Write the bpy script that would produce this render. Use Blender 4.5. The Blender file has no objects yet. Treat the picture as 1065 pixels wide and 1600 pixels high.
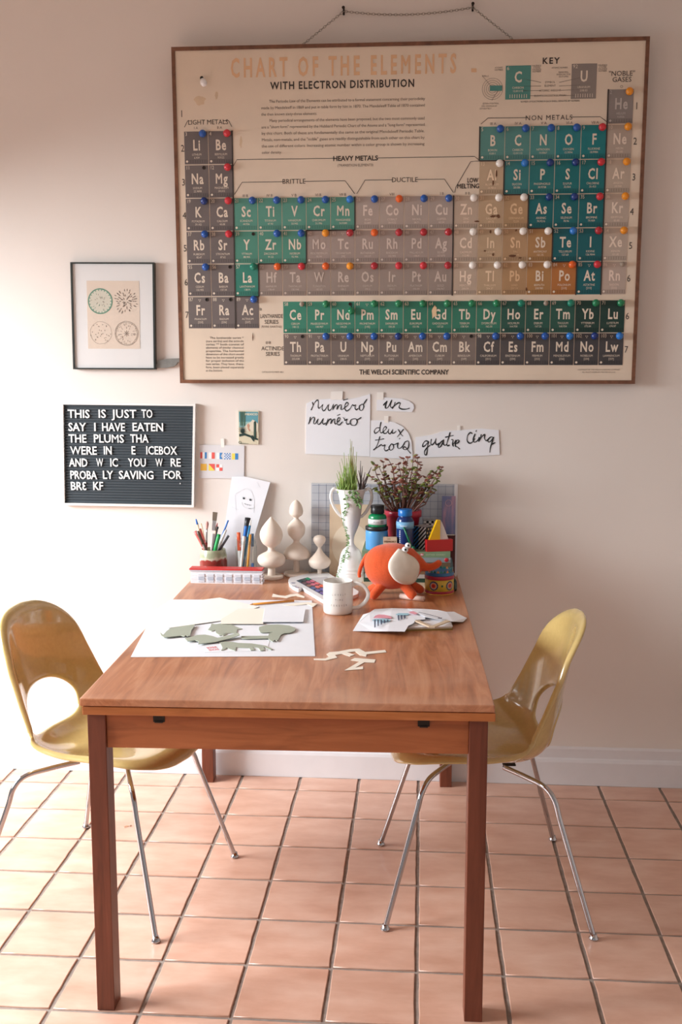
import bpy, bmesh, math, random
import numpy as np
from mathutils import Vector, Matrix
random.seed(7)
SC = bpy.context.scene
COL = SC.collection
PI = math.pi

# ------------------------------------------------------------------ camera, world, lights, exposure
CAM = Vector((-0.0452, -3.5954, 1.4653)); YAW = 0.0755; PITCH = 0.1412; FPX = 1655.2
cd = bpy.data.cameras.new('camera'); co = bpy.data.objects.new('camera', cd); COL.objects.link(co)
cd.sensor_fit = 'VERTICAL'; cd.sensor_height = 36.0; cd.sensor_width = 36.0; cd.lens = FPX * 36.0 / 1600.0
cd.clip_start = 0.02
co.location = CAM; co.rotation_euler = (PI / 2 - PITCH, 0, YAW)
SC.camera = co

w = bpy.data.worlds.new('world'); SC.world = w; w.use_nodes = True
bgn = w.node_tree.nodes['Background']
bgn.inputs['Color'].default_value = (0.97, 0.985, 1.0, 1); bgn.inputs['Strength'].default_value = 0.35

def area(name, loc, target, sx, sy, power, color=(1, 1, 1)):
    l = bpy.data.lights.new(name, 'AREA'); l.shape = 'RECTANGLE'; l.size = sx; l.size_y = sy
    l.energy = power; l.color = color
    o = bpy.data.objects.new(name, l); COL.objects.link(o); o.location = loc
    o.rotation_euler = (Vector(target) - Vector(loc)).to_track_quat('-Z', 'Z').to_euler()
    return o
# daylight through the glazed opening in the left wall
area('daylight_through_window', (-3.7, -1.7, 2.75), (0.0, -1.20, 0.40), 3.2, 2.2, 790, (0.93, 0.97, 1.0))

vs = SC.view_settings
vs.view_transform = 'Standard'; vs.look = 'None'; vs.exposure = 0.0; vs.gamma = 1.0; vs.use_curve_mapping = False

# ------------------------------------------------------------------ photograph -> place helpers
_cf = Vector((-math.sin(YAW) * math.cos(PITCH), math.cos(YAW) * math.cos(PITCH), -math.sin(PITCH)))
_cr = Vector((math.cos(YAW), math.sin(YAW), 0)); _cu = _cr.cross(_cf)
def ray(x, y): return _cf + _cr * ((x - 532.5) / FPX) - _cu * ((y - 800) / FPX)
def onY(x, y, Y=0.0):
    d = ray(x, y); return CAM + d * ((Y - CAM.y) / d.y)
def onZ(x, y, Z=0.0):
    d = ray(x, y); return CAM + d * ((Z - CAM.z) / d.z)
def onP(x, y, P, N):
    d = ray(x, y); return CAM + d * ((P - CAM).dot(N) / d.dot(N))
TZ = 0.74                                   # table top height
def tb(x, y, dz=0.0): return onZ(x, y, TZ + dz)
def pxm(Y): return FPX / (_cf.dot(Vector((0, Y, TZ)) - CAM))   # pixels per metre near depth Y

# ------------------------------------------------------------------ colour and materials
def s2l(c): c /= 255.0; return c / 12.92 if c <= 0.04045 else ((c + 0.055) / 1.055) ** 2.4
def rgb(r, g, b): return (s2l(r), s2l(g), s2l(b), 1.0)
MATS = {}
def mat(name, col, rough=0.5, metal=0.0, coat=0.0, noise=0.0, nscale=20.0, bump=0.0, bscale=200.0, spec=0.5, trans=0.0, sss=0.0, sheen=0.0):
    if name in MATS: return MATS[name]
    m = bpy.data.materials.new(name); m.use_nodes = True; nt = m.node_tree
    b = nt.nodes['Principled BSDF']
    if len(col) == 3: col = rgb(*col)
    b.inputs['Base Color'].default_value = col; b.inputs['Roughness'].default_value = rough
    b.inputs['Metallic'].default_value = metal; b.inputs['Coat Weight'].default_value = coat
    b.inputs['Coat Roughness'].default_value = 0.06
    b.inputs['Specular IOR Level'].default_value = spec
    b.inputs['Transmission Weight'].default_value = trans
    b.inputs['Sheen Weight'].default_value = sheen
    tc = nt.nodes.new('ShaderNodeTexCoord')
    if noise > 0:
        n = nt.nodes.new('ShaderNodeTexNoise'); n.inputs['Scale'].default_value = nscale; n.inputs['Detail'].default_value = 4
        nt.links.new(tc.outputs['Object'], n.inputs['Vector'])
        mr = nt.nodes.new('ShaderNodeMapRange'); mr.inputs['From Min'].default_value = 0.3; mr.inputs['From Max'].default_value = 0.7
        mr.inputs['To Min'].default_value = 1 - noise; mr.inputs['To Max'].default_value = 1 + noise * 0.5
        nt.links.new(n.outputs['Fac'], mr.inputs['Value'])
        mx = nt.nodes.new('ShaderNodeVectorMath'); mx.operation = 'SCALE'; mx.inputs[0].default_value = col[:3]
        nt.links.new(mr.outputs['Result'], mx.inputs['Scale']); nt.links.new(mx.outputs['Vector'], b.inputs['Base Color'])
    if bump > 0:
        n2 = nt.nodes.new('ShaderNodeTexNoise'); n2.inputs['Scale'].default_value = bscale; n2.inputs['Detail'].default_value = 3
        nt.links.new(tc.outputs['Object'], n2.inputs['Vector'])
        bp = nt.nodes.new('ShaderNodeBump'); bp.inputs['Strength'].default_value = bump; bp.inputs['Distance'].default_value = 0.002
        nt.links.new(n2.outputs['Fac'], bp.inputs['Height']); nt.links.new(bp.outputs['Normal'], b.inputs['Normal'])
    MATS[name] = m; return m
def wood(name, c1, c2, c3, stretch=(14, 1.2, 14), rough=0.42, scale=3.0, wear=0.0):
    m = bpy.data.materials.new(name); m.use_nodes = True; nt = m.node_tree; b = nt.nodes['Principled BSDF']
    tc = nt.nodes.new('ShaderNodeTexCoord'); mp = nt.nodes.new('ShaderNodeMapping'); mp.inputs['Scale'].default_value = stretch
    nt.links.new(tc.outputs['Object'], mp.inputs['Vector'])
    n = nt.nodes.new('ShaderNodeTexNoise'); n.inputs['Scale'].default_value = scale; n.inputs['Detail'].default_value = 7; n.inputs['Distortion'].default_value = 1.1; n.inputs['Roughness'].default_value = 0.6
    nt.links.new(mp.outputs['Vector'], n.inputs['Vector'])
    cr = nt.nodes.new('ShaderNodeValToRGB'); e = cr.color_ramp.elements
    e[0].position = 0.3; e[0].color = rgb(*c1); e[1].position = 0.72; e[1].color = rgb(*c3); k = e.new(0.5); k.color = rgb(*c2)
    nt.links.new(n.outputs['Fac'], cr.inputs['Fac'])
    out = cr.outputs['Color']
    if wear > 0:
        n3 = nt.nodes.new('ShaderNodeTexNoise'); n3.inputs['Scale'].default_value = 3.6; n3.inputs['Detail'].default_value = 5
        nt.links.new(tc.outputs['Object'], n3.inputs['Vector'])
        mr = nt.nodes.new('ShaderNodeMapRange'); mr.inputs['From Min'].default_value = 0.45; mr.inputs['From Max'].default_value = 0.70; mr.inputs['To Max'].default_value = wear
        nt.links.new(n3.outputs['Fac'], mr.inputs['Value'])
        mx = nt.nodes.new('ShaderNodeMix'); mx.data_type = 'RGBA'; mx.inputs[7].default_value = rgb(206, 160, 132)
        nt.links.new(mr.outputs['Result'], mx.inputs[0]); nt.links.new(out, mx.inputs[6]); out = mx.outputs[2]
    nt.links.new(out, b.inputs['Base Color']); b.inputs['Roughness'].default_value = rough
    bp = nt.nodes.new('ShaderNodeBump'); bp.inputs['Strength'].default_value = 0.12; bp.inputs['Distance'].default_value = 0.001
    nt.links.new(n.outputs['Fac'], bp.inputs['Height']); nt.links.new(bp.outputs['Normal'], b.inputs['Normal'])
    MATS[name] = m; return m
def glass(name, tint=(0.97, 0.985, 0.98), refl=1.0):
    m = bpy.data.materials.new(name); m.use_nodes = True; nt = m.node_tree
    for x in list(nt.nodes):
        if x.type == 'BSDF_PRINCIPLED': nt.nodes.remove(x)
    out = [x for x in nt.nodes if x.type == 'OUTPUT_MATERIAL'][0]
    t = nt.nodes.new('ShaderNodeBsdfTransparent'); t.inputs['Color'].default_value = (*tint, 1)
    g = nt.nodes.new('ShaderNodeBsdfGlossy'); g.inputs['Roughness'].default_value = 0.03
    lw_ = nt.nodes.new('ShaderNodeLayerWeight'); pw = nt.nodes.new('ShaderNodeMath'); pw.operation = 'POWER'; pw.inputs[1].default_value = 5.0; nt.links.new(lw_.outputs['Facing'], pw.inputs[0])
    fr = nt.nodes.new('ShaderNodeMath'); fr.operation = 'MULTIPLY_ADD'; fr.inputs[1].default_value = 0.9 * refl; fr.inputs[2].default_value = 0.05 * refl; nt.links.new(pw.outputs[0], fr.inputs[0])
    mx = nt.nodes.new('ShaderNodeMixShader')
    nt.links.new(fr.outputs[0], mx.inputs[0]); nt.links.new(t.outputs[0], mx.inputs[1]); nt.links.new(g.outputs[0], mx.inputs[2])
    nt.links.new(mx.outputs[0], out.inputs['Surface']); MATS[name] = m; return m

M_wall = mat('wall_paint', (229, 221, 214), 0.75, bump=0.12, bscale=60, noise=0.02, nscale=3)
M_ceil = mat('ceiling_paint', (232, 226, 218), 0.8, noise=0.02)
M_base = mat('baseboard_gloss_paint', (226, 224, 226), 0.35, noise=0.02)
M_grout = mat('grout', (150, 137, 128), 0.9, noise=0.2, nscale=60, bump=0.4, bscale=150)
M_top = wood('teak_top', (150, 90, 56), (182, 116, 76), (204, 144, 106), stretch=(18, 1.5, 18), rough=0.3, scale=2.0, wear=0.62)
M_edge = wood('teak_edge', (158, 92, 46), (182, 110, 58), (198, 126, 72), stretch=(1.3, 16, 16), rough=0.4, scale=3)
M_apron = wood('teak_apron', (140, 78, 42), (166, 96, 54), (180, 108, 64), stretch=(1.4, 10, 14), rough=0.42, scale=2.4)
M_leg = wood('teak_leg', (90, 44, 28), (110, 56, 36), (124, 66, 45), stretch=(16, 16, 1.2), rough=0.42, scale=2.5)
M_shell = mat('mustard_shell', (200, 174, 112), 0.2, coat=1.0, noise=0.05, nscale=90)
M_chrome = mat('chrome', (188, 188, 192), 0.08, metal=1.0)
M_steel = mat('grey_steel', (140, 140, 140), 0.35, metal=0.9)
M_iron = mat('dark_iron', (52, 46, 42), 0.5, metal=0.6)
M_paper = mat('white_paper', (236, 238, 244), 0.8, noise=0.01)
M_cream = mat('cream_paper', (250, 247, 240), 0.8, noise=0.01)
M_ink = mat('black_ink', (34, 38, 40), 0.7)
M_finial = mat('unfinished_wood', (234, 219, 204), 0.6, noise=0.08, nscale=12, bump=0.08, bscale=40)
M_ceramic = mat('white_ceramic', (236, 232, 226), 0.25, coat=0.3, noise=0.015)
M_plaster = mat('matt_white_glaze', (232, 229, 226), 0.4, noise=0.02)
M_black = mat('black_plastic', (26, 26, 28), 0.35)
M_white = mat('white_plastic', (238, 238, 240), 0.3)
M_tape = mat('translucent_tape', (244, 240, 234), 0.45)
G_clear = glass('clear_glass', (0.93, 0.96, 0.95), 1.5)
G_dark = glass('picture_glass', (0.99, 0.99, 0.99))

# ------------------------------------------------------------------ mesh building
class MB:
    def __init__(s): s.v = []; s.f = []; s.m = []; s.sm = []
    def add(s, vs, fs, mi=0, smooth=False):
        o = len(s.v); s.v += [tuple(p) for p in vs]
        for f in fs: s.f.append([i + o for i in f]); s.m.append(mi); s.sm.append(smooth)
        return s
    def box(s, c, d, mi=0, R=None, bev=0.0):
        bm = bmesh.new(); bmesh.ops.create_cube(bm, size=1.0)
        for v in bm.verts: v.co = Vector((v.co.x * d[0], v.co.y * d[1], v.co.z * d[2]))
        if bev > 0: bmesh.ops.bevel(bm, geom=list(bm.edges), offset=bev, segments=2, affect='EDGES', profile=0.6)
        return s.bm(bm, mi, Matrix.Translation(c) @ (R.to_4x4() if R else Matrix()), False)
    def bm(s, bm, mi=0, M=None, smooth=True):
        bm.verts.index_update(); M = M or Matrix()
        s.add([M @ v.co for v in bm.verts], [[v.index for v in f.verts] for f in bm.faces], mi, smooth); bm.free(); return s
    def ball(s, c, r, mi=0, seg=16, ring=10, R=None):
        bm = bmesh.new(); bmesh.ops.create_uvsphere(bm, u_segments=seg, v_segments=ring, radius=1.0)
        r = (r, r, r) if not hasattr(r, '__len__') else r
        M = Matrix.Translation(c) @ (R.to_4x4() if R else Matrix()) @ Matrix.Diagonal((*r, 1))
        return s.bm(bm, mi, M)
    def lathe(s, base, prof, mi=0, seg=32, axis=None, close=True, mis=None):
        # prof: (radius, height) from bottom to top along axis
        ax = Vector(axis).normalized() if axis else Vector((0, 0, 1)); t = Vector((1, 0, 0)) if abs(ax.x) < 0.9 else Vector((0, 1, 0))
        a = (t - ax * t.dot(ax)).normalized(); b = ax.cross(a); base = Vector(base); vs = []; n = len(prof)
        for (r, h) in prof:
            for k in range(seg):
                g = 2 * PI * k / seg; vs.append(base + ax * h + (a * math.cos(g) + b * math.sin(g)) * r)
        o = len(s.v); s.v += [tuple(p) for p in vs]
        for i in range(n - 1):
            for k in range(seg):
                k2 = (k + 1) % seg; s.f.append([o + i * seg + k, o + i * seg + k2, o + (i + 1) * seg + k2, o + (i + 1) * seg + k]); s.m.append(mis[i] if mis else mi); s.sm.append(True)
        if close:
            s.f.append([o + k for k in range(seg)][::-1]); s.m.append(mis[0] if mis else mi); s.sm.append(False)
            s.f.append([o + (n - 1) * seg + k for k in range(seg)]); s.m.append(mis[-1] if mis else mi); s.sm.append(False)
        return s
    def tube(s, pts, r, mi=0, seg=10, cap=True):
        pts = [Vector(p) for p in pts]; n = len(pts); rr = r if hasattr(r, '__len__') else [r] * n
        tang = []
        for i in range(n):
            d = pts[min(i + 1, n - 1)] - pts[max(i - 1, 0)]; tang.append(d.normalized() if d.length > 1e-9 else Vector((0, 0, 1)))
        up = Vector((0, 0, 1)) if abs(tang[0].z) < 0.9 else Vector((1, 0, 0))
        a = (up - tang[0] * up.dot(tang[0])).normalized(); vs = []
        for i in range(n):
            a = (a - tang[i] * a.dot(tang[i])).normalized(); b = tang[i].cross(a)
            for k in range(seg):
                g = 2 * PI * k / seg; vs.append(pts[i] + (a * math.cos(g) + b * math.sin(g)) * rr[i])
        fs = []
        for i in range(n - 1):
            for k in range(seg):
                k2 = (k + 1) % seg; fs.append([i * seg + k, i * seg + k2, (i + 1) * seg + k2, (i + 1) * seg + k])
        if cap: fs.append([k for k in range(seg)][::-1]); fs.append([(n - 1) * seg + k for k in range(seg)])
        return s.add(vs, fs, mi, True)
    def prism(s, pts, dv, mi=0, side=None):
        # polygon pts (3D) extruded by vector dv
        n = len(pts); P = [Vector(p) for p in pts]; Q = [p + Vector(dv) for p in P]
        s.add(P + Q, [list(range(n))[::-1], list(range(n, 2 * n))], mi)
        s.add(P + Q, [[i, (i + 1) % n, n + (i + 1) % n, n + i] for i in range(n)], mi if side is None else side); return s
    def poly(s, pts, mi=0): return s.add(pts, [list(range(len(pts)))], mi)
    def ribbon(s, pts, wd, N, mi=0):
        N = Vector(N).normalized(); pts = [Vector(p) for p in pts]; n = len(pts); ww = wd if hasattr(wd, '__len__') else [wd] * n; vs = []
        for i in range(n):
            d = (pts[min(i + 1, n - 1)] - pts[max(i - 1, 0)]); d = d.normalized() if d.length > 1e-9 else Vector((1, 0, 0))
            q = N.cross(d).normalized() * ww[i] / 2; vs += [pts[i] - q, pts[i] + q]
        return s.add(vs, [[2 * i, 2 * i + 2, 2 * i + 3, 2 * i + 1] for i in range(n - 1)], mi)
    def disc(s, c, r, N, mi=0, seg=20, r2=None, up=(0, 0, 1)):
        N = Vector(N).normalized(); up = Vector(up); a = up.cross(N).normalized(); b = N.cross(a); r2 = r2 or r; c = Vector(c)
        return s.poly([c + a * r * math.cos(2 * PI * k / seg) + b * r2 * math.sin(2 * PI * k / seg) for k in range(seg)], mi)

def link(name, mb, mats, parent=None, off=Vector((0, 0, 0)), fixn=False):
    me = bpy.data.meshes.new(name); o3 = Vector(off)
    me.from_pydata([(p[0] - o3.x, p[1] - o3.y, p[2] - o3.z) for p in mb.v], [], mb.f)
    mats = mats if isinstance(mats, (list, tuple)) else [mats]
    for m in mats: me.materials.append(m)
    me.polygons.foreach_set('material_index', mb.m); me.polygons.foreach_set('use_smooth', mb.sm)
    if fixn:
        bm = bmesh.new(); bm.from_mesh(me); bmesh.ops.remove_doubles(bm, verts=bm.verts, dist=1e-6); bmesh.ops.recalc_face_normals(bm, faces=bm.faces); bm.to_mesh(me); bm.free()
    me.update()
    o = bpy.data.objects.new(name, me); COL.objects.link(o)
    if parent: o.parent = parent
    return o
def tag(o, label=None, cat=None, group=None, kind=None):
    if label: o['label'] = label
    if cat: o['category'] = cat
    if group: o['group'] = group
    if kind: o['kind'] = kind
    return o
class Thing:
    def __init__(s, name, label, cat, loc, group=None, rotz=0.0):
        s.o = bpy.data.objects.new(name, None); COL.objects.link(s.o); s.o.empty_display_size = 0.05
        s.loc = Vector(loc); s.o.location = s.loc; s.o.rotation_euler = (0, 0, rotz); tag(s.o, label, cat, group); s.local = rotz != 0
    def part(s, name, mb, mats, label=None, parent=None, kind=None, fixn=False, local=None):
        loc = s.local if local is None else local
        o = link(name, mb, mats, parent or s.o, Vector((0, 0, 0)) if loc else s.loc, fixn); tag(o, label, None, None, kind); return o
def single(name, mb, mats, label, cat, loc, group=None, fixn=False, kind=None):
    o = link(name, mb, mats, None, loc, fixn); o.location = Vector(loc); tag(o, label, cat, group, kind); return o
def struct(name, mb, mats, parent=None):
    o = link(name, mb, mats, parent)
    if not parent: o['kind'] = 'structure'
    return o
def cat_rom(P, per=8):
    P = [Vector(p) for p in P]; out = []
    if len(P) < 3: return P
    for i in range(len(P) - 1):
        p0 = P[max(i - 1, 0)]; p1 = P[i]; p2 = P[i + 1]; p3 = P[min(i + 2, len(P) - 1)]
        for k in range(per):
            t = k / per; out.append(0.5 * ((2 * p1) + (p2 - p0) * t + (2 * p0 - 5 * p1 + 4 * p2 - p3) * t * t + (3 * p1 - p0 - 3 * p2 + p3) * t ** 3))
    out.append(P[-1]); return out
def evaluated(o):
    bpy.context.view_layer.update(); dg = bpy.context.evaluated_depsgraph_get()
    return bpy.data.meshes.new_from_object(o.evaluated_get(dg))

# ------------------------------------------------------------------ lettering: every glyph of the built-in font once, then laid out by hand
CHARS = [chr(c) for c in range(33, 127)]
GL = {}
def make_glyphs():
    tmp = []
    for wt, off in (('r', 0.0), ('b', 0.025), ('m', 0.013)):
        for ch in CHARS + ['H\u0001']:
            for kind, body in (('g', ch if len(ch) == 1 else 'H'), ('a', 'H' + ch + 'H' if len(ch) == 1 else 'HH')):
                if kind == 'a' and wt != 'r': continue
                cu = bpy.data.curves.new('t', 'FONT'); cu.body = body; cu.resolution_u = 2; cu.offset = (0.0 if ch in 'MW' else off) if kind == 'g' else 0
                o = bpy.data.objects.new('t', cu); COL.objects.link(o); tmp.append((wt, ch, kind, o))
    bpy.context.view_layer.update(); dg = bpy.context.evaluated_depsgraph_get(); adv = {}
    for wt, ch, kind, o in tmp:
        me = bpy.data.meshes.new_from_object(o.evaluated_get(dg)); vs = [v.co.copy() for v in me.vertices]; fs = [list(p.vertices) for p in me.polygons]
        if kind == 'a': adv[ch] = (max(v.x for v in vs) - min(v.x for v in vs)) if vs else 0
        else: GL[(wt, ch)] = (vs, fs)
        bpy.data.meshes.remove(me)
    for wt, ch, kind, o in tmp:
        cu = o.data; bpy.data.objects.remove(o); bpy.data.curves.remove(cu)
    hh = adv['H\u0001']
    for ch in CHARS: GL[('adv', ch)] = adv[ch] - hh
    GL[('adv', ' ')] = 0.26
    GL['cap'] = max(v.y for v in GL[('r', 'H')][0])
make_glyphs()
def twidth(s, h, xs=1.0, tr=0.0):
    k = h / GL['cap']; return sum(GL[('adv', c)] for c in s) * k * xs + tr * (len(s) - 1)
def text(mb, s, u0, v, h, frame, mi, wt='r', u1=None, align='l', xs=1.0, tr=0.0, maxw=None, slope=0.0):
    """frame(u, v) -> 3D point; u1 fits the line between u0 and u1"""
    k = h / GL['cap']; W = twidth(s, h, xs, tr)
    if maxw and W > maxw: xs *= (maxw - tr * (len(s) - 1)) / (W - tr * (len(s) - 1)); W = maxw
    if u1 is not None: xs = (u1 - u0 - tr * (len(s) - 1)) / sum(GL[('adv', c)] for c in s) / k; W = u1 - u0
    u = u0 - (W / 2 if align == 'c' else W if align == 'r' else 0)
    for c in s:
        if c != ' ':
            vs, fs = GL[(wt, c)]
            if wt == 'b' and c in 'MW':            # these outlines break when offset: thicken with shifted layers of print
                nn = (frame(u + .01, v) - frame(u, v)).cross(frame(u, v + .01) - frame(u, v)).normalized()
                for q, dx in enumerate((-.022, .022, 0.0)): mb.add([frame(u + (p.x + dx) * k * xs, v + p.y * k) + nn * (.00025 * q) for p in vs], fs, mi)
            else: mb.add([frame(u + p.x * k * xs, v + p.y * k + slope * (u - u0)) for p in vs], fs, mi)
        u += GL[('adv', c)] * k * xs + tr
def planeframe(O, U, V, N, lift):
    O = Vector(O) + Vector(N) * lift
    return lambda u, v: O + U * u + V * v
XU = Vector((1, 0, 0)); ZV = Vector((0, 0, 1)); YN = Vector((0, -1, 0))

# ================================================================== THE ROOM
XL, XR, YF, HC = -2.4, 2.6, -5.2, 2.75
WT = 0.12
struct('wall_back', MB().box(((XL + XR) / 2, WT / 2, HC / 2), (XR - XL + 2 * WT, WT, HC)), M_wall)
struct('wall_right', MB().box((XR + WT / 2, YF / 2, HC / 2), (WT, -YF, HC)), M_wall)
OY0, OY1, OZ0, OZ1 = -2.8, -0.10, 0.05, 1.98          # opening in the left wall
m = MB(); xc = XL - WT / 2
m.box((xc, OY1 / 2, HC / 2), (WT, -OY1, HC)); m.box((xc, (YF + OY0) / 2, HC / 2), (WT, OY0 - YF, HC))
m.box((xc, (OY0 + OY1) / 2, (OZ1 + HC) / 2), (WT, OY1 - OY0, HC - OZ1)); m.box((xc, (OY0 + OY1) / 2, OZ0 / 2), (WT, OY1 - OY0, OZ0))
struct('wall_left', m, M_wall)
m = MB(); fw = 0.05
for yy in (OY0 + fw / 2, (OY0 + OY1) / 2, OY1 - fw / 2): m.box((xc, yy, (OZ0 + OZ1) / 2), (0.05, fw, OZ1 - OZ0))
for zz in (OZ0 + fw / 2, OZ1 - fw / 2): m.box((xc, (OY0 + OY1) / 2, zz), (0.05, OY1 - OY0, fw))
struct('window_1', m, M_base)
struct('ceiling', MB().box(((XL + XR) / 2, YF / 2, HC + 0.06), (XR - XL + 2 * WT, -YF + 2 * WT, 0.12)), M_ceil)
# baseboard with a moulded lip
def baseboard(name, x0, x1):
    prof = [(0, 0), (-0.016, 0), (-0.016, 0.082), (-0.013, 0.092), (-0.008, 0.096), (-0.008, 0.128), (-0.004, 0.135), (0, 0.135)]
    m = MB(); m.prism([(x0, y, z) for y, z in prof], (x1 - x0, 0, 0)); struct(name, m, M_base)
baseboard('baseboard_back', XL, XR)
m = MB(); m.prism([(XR - y2, 0, z) for y2, z in [(0, 0), (0.016, 0), (0.016, 0.085), (0.008, 0.096), (0.008, 0.13), (0, 0.135)]], (0, YF, 0)); struct('baseboard_right', m, M_base)

# floor slab; the tiling goes on in its material beyond the separately laid tiles
TOX, TOY, TSX, TSY, GAP = -1.085, 0.0842, 0.2086, 0.2142, 0.0095
def tile_material(name, slab):
    m = bpy.data.materials.new(name); m.use_nodes = True; nt = m.node_tree; b = nt.nodes['Principled BSDF']
    tc = nt.nodes.new('ShaderNodeTexCoord'); src = tc.outputs['Object']
    oi = nt.nodes.new('ShaderNodeObjectInfo')
    ad = nt.nodes.new('ShaderNodeVectorMath'); ad.operation = 'ADD'; nt.links.new(src, ad.inputs[0])
    if not slab:
        sc = nt.nodes.new('ShaderNodeVectorMath'); sc.operation = 'SCALE'; sc.inputs[0].default_value = (31, 17, 5); nt.links.new(oi.outputs['Random'], sc.inputs['Scale']); nt.links.new(sc.outputs['Vector'], ad.inputs[1])
    mp = nt.nodes.new('ShaderNodeMapping'); mp.inputs['Scale'].default_value = (1, 2.2, 1); nt.links.new(ad.outputs['Vector'], mp.inputs['Vector'])
    n = nt.nodes.new('ShaderNodeTexNoise'); n.inputs['Scale'].default_value = 7.0; n.inputs['Detail'].default_value = 5; n.inputs['Roughness'].default_value = 0.55
    nt.links.new(mp.outputs['Vector'], n.inputs['Vector'])
    cr = nt.nodes.new('ShaderNodeValToRGB'); e = cr.color_ramp.elements
    e[0].position = 0.3; e[0].color = rgb(199, 151, 128); e[1].position = 0.72; e[1].color = rgb(221, 183, 163); k = e.new(0.5); k.color = rgb(211, 167, 145)
    nt.links.new(n.outputs['Fac'], cr.inputs['Fac'])
    out = cr.outputs['Color']
    if not slab:
        mr = nt.nodes.new('ShaderNodeMapRange'); mr.inputs['To Min'].default_value = 0.93; mr.inputs['To Max'].default_value = 1.05; nt.links.new(oi.outputs['Random'], mr.inputs['Value'])
        ml = nt.nodes.new('ShaderNodeVectorMath'); ml.operation = 'SCALE'; nt.links.new(out, ml.inputs[0]); nt.links.new(mr.outputs['Result'], ml.inputs['Scale']); out = ml.outputs['Vector']
    else:
        br = nt.nodes.new('ShaderNodeTexBrick'); br.offset = 0.0; br.squash = 1.0; br.inputs['Scale'].default_value = 1.0
        br.inputs['Mortar Size'].default_value = GAP / 2; br.inputs['Brick Width'].default_value = TSX; br.inputs['Row Height'].default_value = TSY
        mp2 = nt.nodes.new('ShaderNodeMapping'); mp2.inputs['Location'].default_value = (-TOX + 20 * TSX, -TOY + 60 * TSY, 0); nt.links.new(src, mp2.inputs['Vector']); nt.links.new(mp2.outputs['Vector'], br.inputs['Vector'])
        br.inputs['Mortar'].default_value = rgb(150, 137, 128); nt.links.new(out, br.inputs['Color1']); nt.links.new(out, br.inputs['Color2']); out = br.outputs['Color']
    nt.links.new(out, b.inputs['Base Color']); b.inputs['Roughness'].default_value = 0.45; b.inputs['Coat Weight'].default_value = 0.5; b.inputs['Coat Roughness'].default_value = 0.28; b.inputs['Coat IOR'].default_value = 1.6
    n2 = nt.nodes.new('ShaderNodeTexNoise'); n2.inputs['Scale'].default_value = 30; nt.links.new(ad.outputs['Vector'], n2.inputs['Vector'])
    bp = nt.nodes.new('ShaderNodeBump'); bp.inputs['Strength'].default_value = 0.12; bp.inputs['Distance'].default_value = 0.002
    nt.links.new(n2.outputs['Fac'], bp.inputs['Height']); nt.links.new(bp.outputs['Normal'], b.inputs['Normal'])
    return m
M_tile = tile_material('terracotta_tile', False); M_slab = tile_material('terracotta_floor_slab', True)
M_groutslab = M_grout
C0, C1, R0, R1 = -6, 11, 0, 14
x0t, x1t, y1t = TOX + C0 * TSX, TOX + C1 * TSX, TOY - R1 * TSY
FZ = -0.004
m = MB()
m.box(((x0t + x1t) / 2, (0.0 + y1t) / 2, FZ - 0.05), (x1t - x0t, -y1t, 0.1), 0)                    # bare grout bed under the laid tiles
m.box(((x1t + XR) / 2, y1t / 2, -0.05), (XR - x1t, -y1t, 0.1), 1)
m.box(((XL + x0t) / 2, y1t / 2, -0.05), (x0t - XL, -y1t, 0.1), 1)
m.box(((XL + XR) / 2, (y1t + YF) / 2, -0.05), (XR - XL, y1t - YF, 0.1), 1)
floor_o = struct('floor', m, [M_groutslab, M_slab])
def tile_mesh(sx, sy, rnd):
    bm = bmesh.new(); n = 5; pts = []
    hx, hy = sx / 2, sy / 2
    def side(a, b):
        for k in range(n):
            t = k / n; p = a.lerp(b, t); j = 0.0011 if k else 0.0; q = (b - a).normalized(); nrm = Vector((q.y, -q.x, 0)); pts.append(p + nrm * rnd.uniform(-1.4, 0.4) * j)
    c = [Vector((-hx, -hy, 0)), Vector((hx, -hy, 0)), Vector((hx, hy, 0)), Vector((-hx, hy, 0))]
    for i in range(4): side(c[i], c[(i + 1) % 4])
    N = len(pts); m = MB()
    lo = [p + Vector((0, 0, -0.006)) for p in pts]; mid = [p + Vector((0, 0, -0.0018)) for p in pts]; hi = [p * 0.984 for p in pts]
    vs = lo + mid + hi
    fs = [[i, (i + 1) % N, N + (i + 1) % N, N + i] for i in range(N)]
    m.add(vs, fs, 0, False); m.add(vs, [[N + i, N + (i + 1) % N, 2 * N + (i + 1) % N, 2 * N + i] for i in range(N)], 0, True)
    m.add(vs, [list(range(2 * N, 3 * N))], 0); return m
rt = random.Random(3)
def mesh_of(mb, mats, name):
    o = link(name, mb, mats, fixn=True); me = o.data; bpy.data.objects.remove(o); return me
var = [mesh_of(tile_mesh(TSX - GAP, TSY - GAP, rt), M_tile, 'tile') for _ in range(6)]
cutd = (TOY - TSY) * -1 - 0.016 - GAP / 2
varc = [mesh_of(tile_mesh(TSX - GAP, cutd, rt), M_tile, 'tile') for _ in range(3)]
for r in range(R0, R1):
    for c in range(C0, C1):
        me = (varc[rt.randrange(3)] if r == 0 else var[rt.randrange(6)])
        o = bpy.data.objects.new('tile', me); COL.objects.link(o); o.parent = floor_o
        yc = -0.016 - cutd / 2 if r == 0 else TOY - (r + 0.5) * TSY
        o.location = (TOX + (c + 0.5) * TSX, yc, rt.uniform(-0.0006, 0.0002)); 
        if r: o.rotation_euler = (0, 0, rt.choice([0, PI]) + rt.uniform(-0.004, 0.004))

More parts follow.
